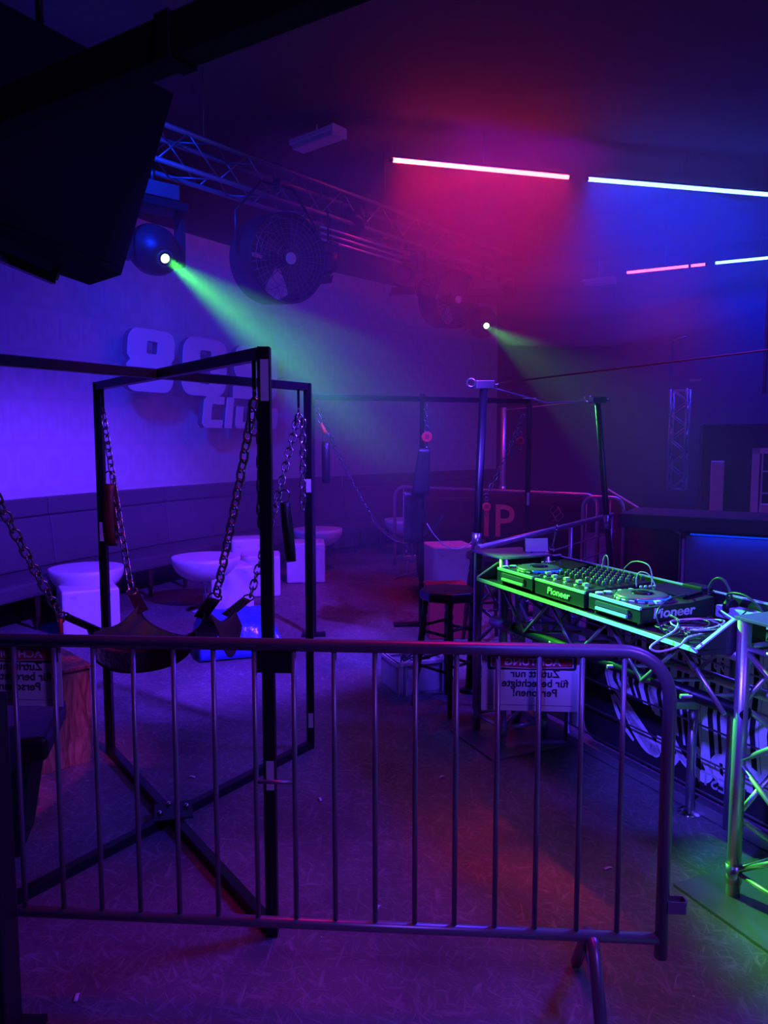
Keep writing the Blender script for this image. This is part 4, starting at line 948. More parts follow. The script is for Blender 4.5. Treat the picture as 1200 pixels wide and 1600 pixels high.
# ------------------------------------------------------------------ players and mixer
def knob(parent, u, v, z, r, h, m=M['knob'], name='knob'):
    return MB().lathe([(r, 0), (r, h * .8), (r * .8, h)], bp(u, v, z), (0, 0, 1), 10).build(name, m, parent)
ZB = TZ + .012; HT = .085
def deck(u0, label, side_logo=False):
    w2 = .32; v0, v1 = fv + .012, fv + .40; uc = u0 + w2 / 2; f = thing('media_player', bp(uc, (v0 + v1) / 2, TZ), label, 'media player', 'media players on the DJ table')
    pf = [(v0, .02), (v1, .02), (v1, HT + .015), (v0 + .26, HT), (v0, HT - .01)]
    MB().prism([(b, a_) for b, a_ in pf], bp(u0, 0, TZ), W_, up, w2).build('body', M['black_plastic'], f, bev=.004)
    zt_ = TZ + HT
    MB().box(bp(uc, v0 + .125, zt_ - .003), (w2 - .01, .24, .006), U).build('face_plate', M['deck_print'], f)
    for du in (.03, w2 - .03):
        for vv in (v0 + .03, v1 - .03): MB().lathe([(.016, 0), (.016, .022)], bp(u0 + du, vv, TZ), (0, 0, 1), 12).build('foot', M['black_plastic'], f)
    MB().box(bp(uc, v0 + .002, zt_ - .004), (w2 - .01, .01, .012), U).build('front_trim', M['bright_key'], f)
    ds_ = MB().box(bp(u0 + w2 * .47, v0 - .001, TZ + .055), (.20, .012, .018), U).build('disc_slot', M['mid_plastic'], f)
    MB().box(bp(u0 + w2 * .47, v0 - .004, TZ + .035), (.19, .014, .012), U).build('slot_lip', M['bright_key'], ds_)
    jw_ = MB().lathe([(.108, 0), (.108, .012), (.1, .018), (.06, .02), (.001, .02)], bp(uc + .01, v0 + .14, zt_ + .002), (0, 0, 1), 40).build('jog_wheel', M['jog_grey'], f)
    MB().lathe([(.045, 0), (.044, .004), (.001, .004)], bp(uc + .01, v0 + .14, zt_ + .022), (0, 0, 1), 28).build('jog_display', M['screen'], jw_)
    MB().lathe([(.113, 0), (.113, .008)], bp(uc + .01, v0 + .14, zt_), (0, 0, 1), 40).build('jog_ring', M['bright_key'], jw_)
    for k in range(18):
        a = k * 2 * math.pi / 18; MB().lathe([(.007, 0), (.007, .003)], bp(uc + .01, v0 + .14, zt_ + .006) + V((math.cos(a), math.sin(a), 0)) * .112, V((math.cos(a), math.sin(a), .5)), 8).build('jog_dimple', M['ink'], jw_)
    MB().tube([bp(uc + .01 + .112 * math.cos(a), v0 + .14 + .112 * math.sin(a), zt_ + .013) for a in [-.9 + i * .12 for i in range(16)]], .0035, 6).build('jog_light', M['jog_blue'], jw_)
    for k in range(7): MB().box(bp(u0 + .025, v0 + .03 + .03 * k, zt_ + .004), (.02, .016, .01), U).build('button', M['bright_key'] if k % 2 == 0 else M['mid_plastic'], f)
    for k in range(2): MB().lathe([(.016, 0), (.016, .008)], bp(u0 + .03, v0 + .03 + .045 * k, zt_ + .002), (0, 0, 1), 16).build('play_button', M['bright_key'], f)
    sl_ = MB().box(bp(u0 + w2 - .03, v0 + .13, zt_ + .002), (.014, .14, .004), U).build('pitch_slot', M['ink'], f); MB().box(bp(u0 + w2 - .03, v0 + .11, zt_ + .008), (.018, .026, .014), U).build('pitch_fader', M['bright_key'], sl_)
    MB().box(bp(uc, v0 + .325, zt_ + .014), (.21, .11, .012), U, None, up - W_ * .15).build('display', M['screen'], f)
    for k in range(5): knob(f, u0 + .02 + .004 * k, v0 + .27 + .022 * k, zt_ + .006, .007, .01, M['bright_key'], 'key')
    if side_logo: text('lettering', 'Pioneer', .056, M['grey_plastic'], f, bp(u0 + w2 + .001, v0 + .17, TZ + .055), W_, up, .0008, .0012, .1, sx=1.25)
    return f
UA = (on(770, 887, TZ + HT) - L0).dot(U)
deck(UA, 'black media player at the far end of the DJ table'); UM = UA + .34; UB = UM + .40
mx_ = thing('dj_mixer', bp(UM + .18, fv + .2, TZ), 'black mixer covered in knobs between the two media players', 'mixer'); w2 = .37; v0, v1 = fv + .012, fv + .40
MB().prism([(v0, .012), (v1, .012), (v1, HT + .012), (v0, HT - .004)], bp(UM, 0, TZ), W_, up, w2).build('body', M['black_plastic'], mx_, bev=.004)
MB().box(bp(UM + w2 / 2, (v0 + v1) / 2, TZ + HT + .005), (w2 - .015, v1 - v0 - .015, .006), U, None, up - W_ * .04).build('face_plate', M['deck_print'], mx_)
MB().box(bp(UM + w2 / 2, v0 + .002, TZ + HT - .004), (w2, .01, .01), U).build('front_trim', M['bright_key'], mx_)
text('lettering', 'Pioneer', .043, M['bright_key'], mx_, bp(UM + w2 * .5, v0 - .003, TZ + .045), U, up, .0008, .0012, .1, sx=1.25)
for i in range(9):
    for j in range(6):
        if (i in (4,) and j < 2): continue
        u = UM + .03 + i * (w2 - .06) / 8; v = v0 + .13 + j * .044; z = TZ + HT + .006 + .04 * (v - v0)
        knob(mx_, u, v, z, .0095, .022)
for i in range(4):
    u = UM + .07 + i * .077; fs_ = MB().box(bp(u, v0 + .065, TZ + HT + .010), (.01, .085, .003), U).build('fader_slot', M['ink'], mx_); MB().box(bp(u, v0 + .06 + .012 * (i % 3), TZ + HT + .016), (.018, .024, .014), U).build('fader', M['bright_key'], fs_)
for i in range(5): MB().box(bp(UM + .03 + i * .077, v0 + .035, TZ + HT + .009), (.014, .010, .008), U).build('cue_button', M['bright_key'], mx_)
deck(UB, 'black media player at the near end of the DJ table, cables hanging off it', True)
UE = UB + .32

# ------------------------------------------------------------------ things on the tray
def wig(p0, pts, r, m, n=8):
    P_ = [V(p0)] + [V(p) for p in pts]; out = []
    for i in range(len(P_) - 1):
        a = P_[max(i - 1, 0)]; b = P_[i]; c_ = P_[i + 1]; d = P_[min(i + 2, len(P_) - 1)]
        for k in range(n):
            t = k / n; out.append(.5 * ((2 * b) + (c_ - a) * t + (2 * a - 5 * b + 4 * c_ - d) * t * t + (3 * b - a - 3 * c_ + d) * t ** 3))
    out.append(P_[-1]); return MB().tube(out, r, 6)
cblk = thing('cable_coil', bp(UE + .12, fv + .12, TZ), 'loose coil of thin cables on the tray right of the near player', 'cable')
for k in range(7):
    cu_, cv_ = UE + .12 + random.uniform(-.02, .02), fv + .17 + random.uniform(-.03, .03); ra_ = .07 + .012 * k % .05; pts = []
    for i in range(26):
        a = i / 25 * 2 * math.pi * 1.6 + k; pts.append(bp(cu_ + ra_ * math.cos(a) * .8, cv_ + ra_ * 1.3 * math.sin(a), TZ + .01 + .004 * k + .006 * math.sin(a * 2 + k)))
    MB().tube(pts, .003, 6).build('loop', M['cable_white'] if k % 3 == 0 else M['cable_black'], cblk)
ptsC = [at(1085, 938, 3.25), at(1070, 930, 3.1), at(1040, 940, 2.9), at(1026, 962, 2.85), at(1040, 990, 2.82), at(1062, 988, 2.82), at(1058, 968, 2.85), at(1045, 962, 2.95)]
tag(wig(ptsC[0], ptsC[1:], .0035, M['cable_black']).build('hanging_cable', M['cable_black']), 'dark cable looping in the air in front of the near player', 'cable')
ptsC = [at(1048, 962, 2.98), at(1060, 970, 2.9), at(1054, 985, 2.8), at(1030, 1000, 2.66), at(1016, 1012, 2.6), at(1030, 1018, 2.6), at(1060, 1010, 2.64), at(1075, 996, 2.7), on(1100, 990, TZ + .01)]
tag(wig(ptsC[0], ptsC[1:], .004, M['cable_white']).build('dangling_cable', M['cable_white']), 'pale cable drooping over the front edge of the tray', 'cable')
f = thing('cable_plug', on(1073, 1003, TZ + .01), 'shiny plug standing on the tray beside the cable coil', 'plug'); c = on(1073, 1003, TZ + .005); MB().lathe([(.010, 0), (.010, .02), (.006, .03), (.011, .035), (.012, .045), (.004, .055)], c, (0, 0, 1), 12).build('shell', M['chrome'], f)
MB().tube([c + V((0, 0, .004)), c + V((.04, .02, .004))], .003, 6).build('lead', M['cable_black'], f)
ps = thing('power_strip', bp(UE + .25, bv - .08, TZ), 'long power strip with round sockets at the back right of the tray', 'power strip')
pu0 = UE - .02; pl = .62; pz = TZ + .035
MB().box(bp(pu0 + pl / 2, bv - .05, pz), (pl, .065, .05), U).build('housing', M['grey_plastic'], ps, bev=.006)
for k in range(7): MB().lathe([(.022, 0), (.0225, .002), (.019, .003), (.018, -.004), (.001, -.004)], bp(pu0 + .06 + k * .08, bv - .05, pz + .0265), (0, 0, 1), 20).build('socket', M['ink'], ps)
c = bp(UE - .14, bv - .06, TZ + .10); f = thing('small_black_case', c - V((0, 0, .03)), 'small rounded black case perched on the back edge behind the near player', 'case'); MB().box(c, (.12, .07, .045), U).build('case_shell', M['black_plastic'], f, bev=.015, seg=3)
MB().box(c + V((0, 0, -.001)), (.122, .072, .003), U).build('case_seam', M['mid_plastic'], f); MB().box(c - V((0, 0, .045)), (.08, .04, .05), U).build('case_stand', M['black_plastic'], f)
hb = bp(UE - .02, bv - .06, TZ + .06); hp = thing('headphones', hb, 'black headphones standing behind the near player', 'headphones')
for sg_ in (-1, 1): MB().lathe([(.034, -.012), (.036, 0), (.03, .014)], hb + U * sg_ * .06, U * sg_, 20).build('ear_cup', M['black_plastic'], hp)
MB().tube([hb + U * (-.065) * math.cos(t) * 1 + V((0, 0, .01 + .10 * math.sin(t))) for t in [math.pi * i / 14 for i in range(15)]], .006, 8).build('headband', M['mid_plastic'], hp)
ptsC = [hb + U * .06 + V((0, 0, -.02)), bp(UE + .06, bv - .1, TZ + .12), bp(UE + .18, bv - .12, TZ + .13), bp(UE + .3, bv - .14, TZ + .05), bp(UE + .34, bv - .2, TZ + .01)]
tag(wig(ptsC[0], ptsC[1:], .005, M['cable_black']).build('headphone_lead', M['cable_black']), 'dark lead arching from the headphones over the power strip', 'cable')
def stick_cable(u, v, h_, lean, m, label):
    b = bp(u, v, TZ + HT); tag(wig(b, [b + V((0, 0, h_ * .6)), b + V((0, 0, h_)) + lean * .15, b + lean * .6 + V((0, 0, h_ * .9)), b + lean + V((0, 0, .0))], .0028, m).build('patch_cable', m), label, 'cable')
stick_cable(UM + .13, v1 - .06, .10, W_ * .04 - U * .10, M['cable_white'], 'pale patch cable arching up from the far side of the mixer')
stick_cable(UM + w2 + .03, v1 - .04, .10, -U * .25 + W_ * .02, M['cable_white'], 'long pale patch cable bent over the back of the mixer')
stick_cable(UM + w2 + .00, v1 - .10, .07, U * .10 + W_ * .03, M['cable_white'], 'short pale cable hoop between mixer and near player')
ptsC = [on(1102, 1000, TZ + .01), at(1128, 985, 2.9), at(1158, 962, 2.86), at(1166, 955, 2.9)]
tag(wig(ptsC[0], ptsC[1:], .003, M['cable_black']).build('thin_cable', M['cable_black']), 'thin cable running from the coil up to the right tower', 'cable')
ptsC = [bp(UE + .02, bv - .12, TZ + .06), bp(UE + .2, bv - .2, TZ + .05), bp(UE + .36, bv - .26, TZ + .06)]
tag(wig(ptsC[0], ptsC[1:], .003, M['cable_white']).build('slanting_cable', M['cable_white']), 'pale cable slanting across the tray below the power strip', 'cable')
# stand-up card and gooseneck at the far tower
c = on(838, 860, 1.06); f = thing('small_sign_card', c, 'blank purple lit card standing at the far end of the tray', 'card'); n2_ = V((.15, -1, 0)).normalized(); MB().box(c + V((0, 0, .03)), (.13, .012, .075), (1, .15, 0), None, (0, .25, 1)).build('card', M['white_plastic'], f); MB().box(c + V((0, .03, .005)), (.12, .07, .02), (1, .15, 0)).build('foot', M['black_plastic'], f)
MB().tube([bp(.2, .22, 1.05), c + V((0, .03, .0))], .006, 6).build('support', M['black_plastic'], f)
c = on(862, 858, 1.05); gp = thing('gooseneck_lamp', c, 'small chrome gooseneck clipped at the far end of the tray', 'lamp'); MB().tube([c, c + V((.01, 0, .04)), at(868, 833, c.y), at(870, 820, c.y)], .004, 8).build('neck', M['chrome'], gp); MB().lathe([(.007, 0), (.007, .03), (.004, .035)], at(867, 836, c.y), (.2, 0, 1), 10).build('head', M['chrome'], gp)
MB().box(c, (.025, .02, .03)).build('clip', M['chrome'], gp)
# ================================================================== wire railing, banner, post
N0 = on(912, 1163, 0); N1 = on(1145, 1288, 0); nd = (N1 - N0).normalized(); nn_ = V((-abs(nd.y), -nd.x, 0)).normalized(); NL = 2.6
if nn_.y > 0: nn_ = -nn_
nn_ = V((nd.y, -nd.x, 0)) if V((nd.y, -nd.x, 0)).x < 0 else V((-nd.y, nd.x, 0))
rl = thing('wire_railing', N0, 'low railing of thin steel rods running behind the DJ booth', 'railing')
for z in (.11, .26, .41, .56, .71, .86): MB().tube([N0 - nd * .5 + nn_ * .06 + V((0, 0, z)), N0 + nd * NL + nn_ * .06 + V((0, 0, z))], .0045, 8).build('rod', M['steel'], rl)
for s_ in (-.5, -.07, 1.0, NL): MB().tube([N0 + nd * s_ + nn_ * .06, N0 + nd * s_ + nn_ * .06 + V((0, 0, .92))], .017, 10).build('post', M['steel'], rl)
MB().bar(N0 - nd * .5 + nn_ * .04 + V((0, 0, .03)), N0 + nd * NL + nn_ * .04 + V((0, 0, .03)), .06, .05).build('foot_rail', M['alu'], rl, bev=.004)
MB().prism([(0, 0), (.42, 0), (.42, .8), (0, .8)], N0 - nd * .47 + V((0, 0, .08)), nd, up, .01).build('pale_board', M['white_plastic'], rl)
bn2 = thing('printed_banner', N0, 'black banner with white stripes and script seen from behind through the railing', 'banner')
bl_ = rrect(0, .06, NL - .05, .93, .10)
MB().prism(bl_, N0, nd, up, .004).build('cloth', M['black_cloth'], bn2)
def bpix(px, py):
    r_ = ray(px, py); p = V((0, 0, H)) + r_ * ((N0 + nn_ * .006 - V((0, 0, H))).dot(nn_) / r_.dot(nn_)); q = p - N0; return q.dot(nd), q.z
def stroke(name, pts_px, wid, parent):
    pts = [bpix(*p) for p in pts_px]; out = []
    P_ = [V((x, y, 0)) for x, y in pts]
    for i in range(len(P_) - 1):
        a = P_[max(i - 1, 0)]; b = P_[i]; c_ = P_[i + 1]; d = P_[min(i + 2, len(P_) - 1)]
        for k in range(6):
            t = k / 6; out.append(.5 * ((2 * b) + (c_ - a) * t + (2 * a - 5 * b + 4 * c_ - d) * t * t + (3 * b - a - 3 * c_ + d) * t ** 3))
    out.append(P_[-1]); m = MB(); n = len(out); Lf = []; Rt = []
    for i, p in enumerate(out):
        t = (out[min(i + 1, n - 1)] - out[max(i - 1, 0)]).normalized(); w_ = wid * (.35 + .65 * math.sin(math.pi * (.06 + .88 * i / (n - 1)))) / 2 * 1.1; q = V((-t.y, t.x, 0)) * w_
        Lf.append(p + q); Rt.append(p - q)
    loop = Lf + Rt[::-1]; pts3 = [N0 + nn_ * .006 + nd * q.x + V((0, 0, q.y)) for q in Lf + Rt]
    m.add(pts3, [(i, i + 1, n + i + 1, n + i) for i in range(n - 1)]); m.build(name, M['white_letter'], parent)
# vertical white stripes, kinked where the cloth waves
s_ = .17; k = 0
while s_ < NL - .15:
    wv = (.016, .04, .022, .045, .014, .034)[k % 6]; yb = .30 + .10 * math.sin(s_ * 5.0) - .03 * s_
    pts = [(s_, .90), (s_ + .008, .62), (s_ - .004, .45), (s_ + .03, yb)]
    g = MB(); n = len(pts)
    g.add([N0 + nn_ * .0055 + nd * (x - wv / 2) + V((0, 0, z)) for x, z in pts] + [N0 + nn_ * .0055 + nd * (x + wv / 2) + V((0, 0, z)) for x, z in pts], [(i, i + 1, n + i + 1, n + i) for i in range(n - 1)])
    g.build('stripe', M['white_letter'], bn2); s_ += wv + (.014, .02, .03, .012, .04, .018)[k % 6]; k += 1
for pts, wd in (([(953, 1060), (975, 1095), (1010, 1150), (1025, 1172), (1018, 1170), (990, 1130), (958, 1085)], .05), ([(975, 1105), (992, 1140), (1012, 1168), (1028, 1170), (1030, 1150)], .05), ([(955, 1085), (970, 1125), (990, 1157)], .025),
                ([(1050, 1150), (1066, 1185), (1082, 1200), (1100, 1215), (1108, 1205), (1096, 1180), (1078, 1160)], .045), ([(1108, 1188), (1118, 1210), (1140, 1228), (1160, 1222), (1150, 1200), (1125, 1185), (1112, 1192)], .05),
                ([(1160, 1175), (1140, 1165), (1140, 1178), (1165, 1200), (1200, 1225)], .05), ([(1052, 1195), (1062, 1180), (1072, 1192)], .03)):
    stroke('script_stroke', pts, wd, bn2)
x, z = bpix(1112, 1222); text('lettering', 'EST.', .09, M['grey_plastic'], bn2, N0 + nd * x + V((0, 0, z)) + nn_ * .006, nd, up, .0006, .001, mirror=True)
x, z = bpix(1125, 1037); text('lettering', '100% | A', .10, M['white_letter'], bn2, N0 + nd * x + V((0, 0, z)) + nn_ * .007, nd, up, .0006, .0015, mirror=True)
fp = on(1077, 1270, 0); f = thing('flanged_post', fp, 'short stainless post with round floor flange right of the barrier', 'post')
MB().tube([fp, fp + V((0, 0, .505))], .020, 16).build('tube', M['steel'], f); MB().lathe([(.052, 0), (.052, .006), (.03, .012), (.021, .02)], fp, (0, 0, 1), 32).build('floor_flange', M['chrome'], f)
MB().box(fp + V((-.05, -.0, .505)), (.14, .042, .035)).build('top_arm', M['steel'], f, bev=.003)

# ================================================================== bar stools, euro crate
def bstool(c, label, z=.75, rot=0.2, r=.185):
    f = thing('bar_stool', c, label, 'bar stool', 'dark wooden bar stools')
    x = V((math.cos(rot), math.sin(rot), 0)); y = V((-x.y, x.x, 0))
    MB().lathe([(r * .96, z - .06), (r, z - .045), (r, z - .015), (r * .97, z)], (c.x, c.y, 0), (0, 0, 1), 8, smooth=False).build('seat', M['wood_dark'], f, bev=.006)
    ft = []
    for sx2, sy2 in ((-1, -1), (1, -1), (1, 1), (-1, 1)):
        t = c + (x * sx2 + y * sy2) * .10 + V((0, 0, z - .05)); b = c + (x * sx2 + y * sy2) * .155; P_ = []; R_ = []
        for q, rr in ((0, .019), (.04, .021), (.10, .015), (.14, .021), (.17, .014), (.20, .021), (.5, .022), (.62, .017), (.66, .022), (.70, .015), (.9, .016), (1, .012)):
            P_.append(t.lerp(b, q)); R_.append(rr)
        MB().tube(P_, R_, 12).build('leg', M['wood_dark'], f); ft.append((t, b))
    for z_ in (.30, .52):
        for k in range(4):
            q = 1 - z_ / (z - .05) + (.05 if k % 2 else 0); a = ft[k][0].lerp(ft[k][1], q); b = ft[(k + 1) % 4][0].lerp(ft[(k + 1) % 4][1], q); MB().tube([a, b], .010, 8).build('rung', M['wood_dark'], f)
    return f
bstool(V((.405, 4.72, 0)), 'dark wooden bar stool left of the DJ booth tower', .75, .75)
bstool(V((.86, 6.25, 0)), 'second bar stool partly hidden behind the leaning pole', .76, .3)
ea_, eb, ec = on(621, 1088, 0), on(699, 1078, 0), on(592, 1068, 0)
ed = (eb - ea_).normalized(); ee = V((-ed.y, ed.x, 0)); ew = (eb - ea_).length + .02; el = .30; eh = .22; bs = bp
ex = thing('euro_crate', (ea_ + ed * ew / 2 + ee * el / 2), 'open grey plastic crate with cables on the floor left of the bar stool', 'crate')
def ep(a, b, z): return ea_ + ed * a + ee * b + V((0, 0, z))
t = .012
MB().box(ep(ew / 2, el / 2, .008), (ew, el, .012), ed).build('bottom', M['grey_plastic'], ex)
for a, b, sx2, sy2 in ((ew / 2, t / 2, ew, t), (ew / 2, el - t / 2, ew, t), (t / 2, el / 2, t, el), (ew - t / 2, el / 2, t, el)):
    MB().box(ep(a, b, eh / 2), (sx2, sy2, eh), ed).build('wall_panel', M['grey_plastic'], ex)
    MB().box(ep(a, b, eh - .012), (sx2 + .02, sy2 + .02, .024), ed).build('rim', M['white_plastic'], ex, bev=.003)
for a in (.03, .06, ew - .06, ew - .03): MB().box(ep(a, -.006, eh / 2), (.008, .012, eh), ed).build('rib', M['white_plastic'], ex)
chp = thing('cable_heap', ep(ew / 2, el / 2, .02), 'dark cable loops heaped inside the grey crate', 'cable')
for k in range(4):
    pts = [ep(ew / 2 + .10 * math.cos(i / 24 * 7 + k), el / 2 + .08 * math.sin(i / 24 * 7 + k), eh - .04 + .012 * k + .02 * math.sin(i + k)) for i in range(25)]
    MB().tube(pts, .005, 6).build('loop', M['cable_black'], chp)

# ================================================================== left: plywood crate, pouf, black post
cR = on(166, 1186, 0) + V((-.06, -.02, 0)); pd = V((-.74, -.67, 0)).normalized(); pn = V((-.67, .74, 0)).normalized()
pc = thing('plywood_crate', cR + pd * .35, 'plywood crate on the floor at the left behind the barrier', 'crate'); ph = .50
MB().box(cR + pd * .36 + pn * .22 + V((0, 0, ph / 2)), (.72, .44, ph), pd).build('body', M['ply'], pc, bev=.003)
MB().box(cR + pd * .36 + pn * .22 + V((0, 0, ph + .009)), (.74, .46, .018), pd).build('lid', M['ply'], pc, bev=.003)
pf = V((-1.66, 3.05, 0)); pu = thing('padded_stool', pf, 'dark padded stool at the left edge behind the barrier', 'stool')
MB().box(pf + V((0, 0, .475)), (.60, .48, .10), (1, .25, 0)).build('seat_pad', M['leather'], pu, bev=.03, seg=4)
g = MB(); x = V((1, .25, 0)).normalized(); y = V((-.25, 1, 0)).normalized(); vsq = []
for z, s_ in ((.0, .15), (.43, .21)):
    for sx2, sy2 in ((-1, -1), (1, -1), (1, 1), (-1, 1)): vsq.append(pf + x * sx2 * s_ * 1.1 + y * sy2 * s_ * .95 + V((0, 0, z)))
g.add(vsq, [(0, 3, 2, 1), (4, 5, 6, 7), (0, 1, 5, 4), (1, 2, 6, 5), (2, 3, 7, 6), (3, 0, 4, 7)]).build('base', M['black_cloth'], pu, bev=.01)
ld = at(3, 1188, 2.62); f = thing('indicator_lamp', ld - V((0, 0, .08)), 'small black device with a glowing pink dot at the left edge', 'lamp'); MB().box(ld + V((-.04, .05, .02)), (.11, .06, .16)).build('case', M['black_plastic'], f, bev=.01); MB().lathe([(.012, 0), (.012, .006), (.006, .01)], ld, (0, -1, 0), 14).build('glow_dot', M['glow_dot'], f)
MB().tube([ld + V((-.04, .05, -.06)), V((ld.x - .04, ld.y + .05, 0))], .014, 8).build('stand', M['black_metal'], f)
bpst = at(14, 1415, 1.98); f = thing('black_post', (bpst.x - .07, 1.98, 0), 'black upright post at the left end of the barrier', 'post')
MB().box((bpst.x - .085, 1.98, .5), (.17, .10, 1.0)).build('post_body', M['black_metal'], f, bev=.008); MB().box((bpst.x - .085, 1.98, .01), (.26, .2, .02)).build('foot_plate', M['black_metal'], f)

# ================================================================== foreground barrier
BL = on(20, 1001, 1.08); BR = on(950, 1018, 1.08); BL.z = BR.z = 0
bb1 = on(20, 1423, .28); bb2 = on(1030, 1465, .28)
pl_ = V(((BL.x + bb1.x) / 2, (BL.y + bb1.y) / 2 + .0, 0)); pr_ = V(((BR.x), (BR.y + .0 + bb2.y) / 2, 0))
gd = (pr_ - pl_).normalized(); gn = V((gd.y, -gd.x, 0))
def gpt(px, py):
    r_ = ray(px, py); return V((0, 0, H)) + r_ * ((pl_ - V((0, 0, H))).dot(gn) / r_.dot(gn))
gs = lambda p: (p - pl_).dot(gd)
def gp_(s, z): return pl_ + gd * s + V((0, 0, z))
zt0 = gpt(100, 1001).z; zt1 = gpt(900, 1016).z; ztop = (zt0 + zt1) / 2; zbot = (gpt(100, 1428).z + gpt(900, 1459).z) / 2
sR = gs(gpt(1041, 1250)); sL = -.35; rc = .135
gb = thing('steel_barrier', gp_(sR / 2, 0), 'steel crowd control barrier across the foreground', 'barrier')
pts = [gp_(sL, ztop), gp_(sR - rc, ztop)]
for i in range(1, 11): t = math.pi / 2 * i / 10; pts.append(gp_(sR - rc + rc * math.sin(t), ztop - rc + rc * math.cos(t)))
pts.append(gp_(sR, zbot - .055)); MB().tube(pts, .0185, 20).build('outer_tube', M['dark_steel'], gb)
MB().tube([gp_(sL, zbot), gp_(sR, zbot)], .0165, 16).build('bottom_rail', M['dark_steel'], gb)
for xt, xb in ((-42, -20), (22, 40), (87, 98), (148, 158), (211, 217), (273, 279), (335, 340), (398, 403), (460, 462), (522, 524), (585, 587), (648, 649), (711, 712), (776, 775), (840, 838), (908, 903), (973, 967)):
    s_ = (gs(gpt(xt, 1020)) + gs(gpt(xb, 1440))) / 2; MB().tube([gp_(s_, ztop), gp_(s_, zbot)], .0075, 12).build('bar', M['dark_steel'], gb)
s_a2, s_b2 = gs(gpt(399, 1222)), gs(gpt(458, 1222)); zz = gpt(430, 1222).z
MB().tube([gp_(s_a2, zz), gp_(s_b2, zz)], .006, 10).build('cross_bar', M['dark_steel'], gb)
MB().box(gp_((s_a2 + s_b2) / 2, gpt(425, 1034).z), (s_b2 - s_a2, .004, .065), gd).build('name_plate', M['black_plastic'], gb, bev=.001)
zl = gpt(1060, 1414).z; MB().prism([(-.0, -.018), (.05, -.018), (.056, -.010), (.056, .010), (.05, .018), (0, .018), (0, .014), (.048, .014), (.051, .008), (.051, -.008), (.048, -.014), (0, -.014)], gp_(sR + .01, zl - .018), gd, -gn, .036).build('coupling_lug', M['dark_steel'], gb)
zl = gpt(1060, 1100).z
sF = gs(gpt(925, 1470))
P0 = gp_(sF, zbot - .01); e = [P0 + gn * .03, P0 + gn * .05 + V((0, 0, -.03)), V((P0.x, P0.y, .016)) + gn * .20]
e2 = [P0 - gn * .02, P0 - gn * .06 + V((0, 0, -.02)), V((P0.x, P0.y, .016)) - gn * .22]
if e[2].y > P0.y: e, e2 = e2, e
MB().tube([e2[2], e2[1], e2[0], e[0], e[1], e[2]], .018, 16).build('foot', M['dark_steel'], gb)
MB().tube([e2[1].lerp(e2[2], .35), e[1].lerp(e[2], .55)], .005, 8).build('foot_brace', M['steel'], gb)
sF2 = -.2; P0 = gp_(sF2, zbot - .01)
MB().tube([V((P0.x, P0.y, .016)) - gn * .22, P0 - gn * .05, P0 + gn * .05, V((P0.x, P0.y, .016)) + gn * .20], .018, 16).build('foot', M['dark_steel'], gb)

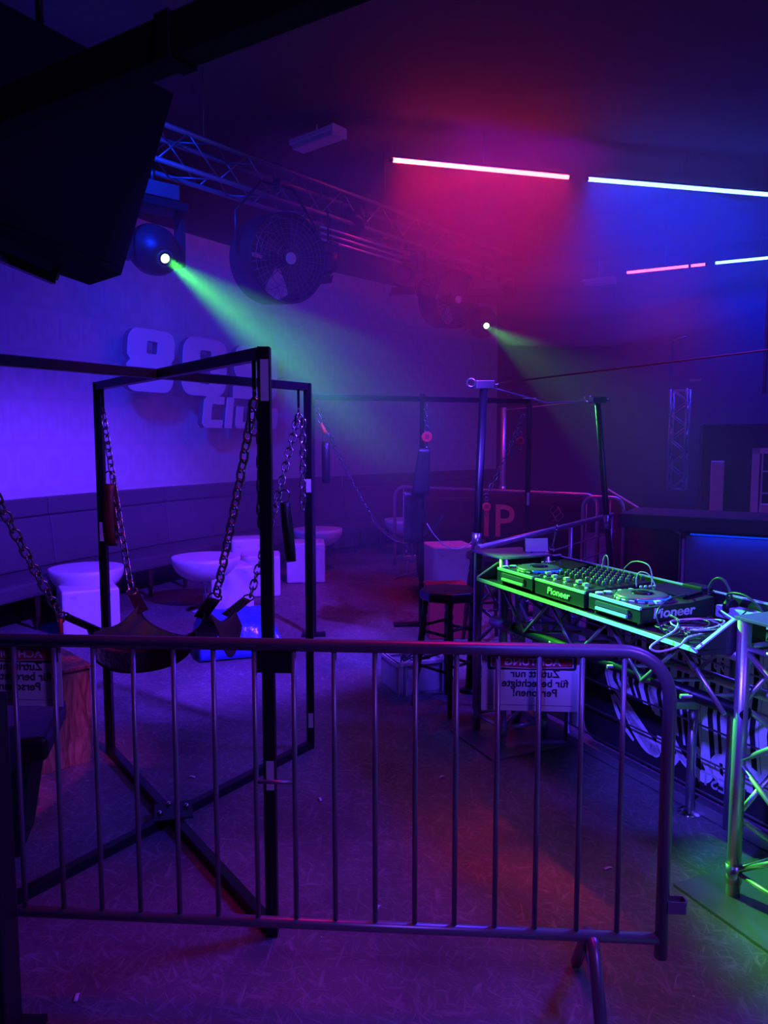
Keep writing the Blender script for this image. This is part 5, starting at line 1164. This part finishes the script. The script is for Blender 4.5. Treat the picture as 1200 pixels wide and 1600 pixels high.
def notice(px0, px1, py0, py1, label, tilt=0):
    p0 = gpt(px0, (py0 + py1) / 2) ; p1 = gpt(px1, (py0 + py1) / 2); back = -gn if (-gn).y > 0 else gn
    c = (p0 + p1) / 2 + back * .022; z0 = gpt((px0 + px1) / 2, py1).z; z1 = gpt((px0 + px1) / 2, py0).z; w_ = (p1 - p0).dot(gd); h_ = z1 - z0; c.z = (z0 + z1) / 2
    f = thing('notice_sheet', V((c.x, c.y, z0)), label, 'sign', 'mirrored warning sheets hung on the barrier')
    F_ = -back
    f = MB().box(c, (w_, .0016, h_), gd).build('sheet', M['paper_white'], f); root_ = f.parent
    hh = h_ * .27; hc = c + V((0, 0, h_ / 2 - hh / 2 - .003))
    shape2d('header_frame', [rrect(-w_ * .44, -hh / 2, w_ * .47, hh / 2, .008)], M['ink'], f, hc + F_ * .0012, gd, up, .0002)
    shape2d('header_border', [[(-w_ * .41, -hh * .33), (0.0, -hh * .42), (w_ * .44, -hh * .33), (w_ * .44, hh * .33), (0.0, hh * .42), (-w_ * .41, hh * .33)]], M['paper_white'], f, hc + F_ * .0018, gd, up, .0002)
    shape2d('header_panel', [[(-w_ * .395, -hh * .28), (0.0, -hh * .37), (w_ * .425, -hh * .28), (w_ * .425, hh * .28), (0.0, hh * .37), (-w_ * .395, hh * .28)]], M['red_board'], f, hc + F_ * .0024, gd, up, .0002)
    text('lettering', 'ACHTUNG', h_ * .165, M['paper_white'], f, hc + F_ * .003 + gd * w_ * .02, gd, up, .0002, .0009, mirror=True, sx=1.15)
    for k, (tx) in enumerate(('Zutritt nur', 'für berechtigte', 'Personen!')):
        text('lettering', tx, h_ * .185, M['ink'], f, c + F_ * .0014 + V((0, 0, h_ * (.145 - .165 * k))) + gd * (w_ * .05), gd, up, .0002, .0007, mirror=True)
    MB().box(c - V((0, 0, h_ * .40)) + F_ * .0012, (w_ * .9, .0004, .001), gd).build('rule_line', M['ink'], f)
    for k in (-.35, .35):
        MB().ring(V((c.x, c.y, ztop - .012)) + gd * w_ * k - back * .01, gd, .024, .0015, 18, 5).build('cable_tie', M['black_plastic'], root_)
notice(753, 907, 1024, 1115, 'mirrored white and red ACHTUNG sheet at the right of the barrier')
notice(-62, 91, 1010, 1106, 'mirrored white and red ACHTUNG sheet at the left end of the barrier')

# floor litter
for k, (px, py) in enumerate(((950, 1358), (690, 1215), (500, 1250), (300, 1215), (120, 1560), (590, 1420))):
    c = on(px, py, 0); a = random.random() * 3
    tag(MB().grid(lambda u, v: c + V(((u - .5) * .035 * math.cos(a) - (v - .5) * .012 * math.sin(a), (u - .5) * .035 * math.sin(a) + (v - .5) * .012 * math.cos(a), .004 + .004 * math.sin(3 * u))), 6, 3, .001).build('paper_scrap', M['paper_white']), ('tiny pale paper scrap on the floor below the DJ booth', 'tiny pale paper scrap on the floor below the bar stool', 'tiny pale paper scrap right of the near frame post', 'tiny pale paper scrap inside the near frame floor beams', 'tiny pale paper scrap nearest the bottom left corner', 'tiny pale paper scrap behind the middle of the bottom rail')[k], 'litter', 'paper scraps on the floor')
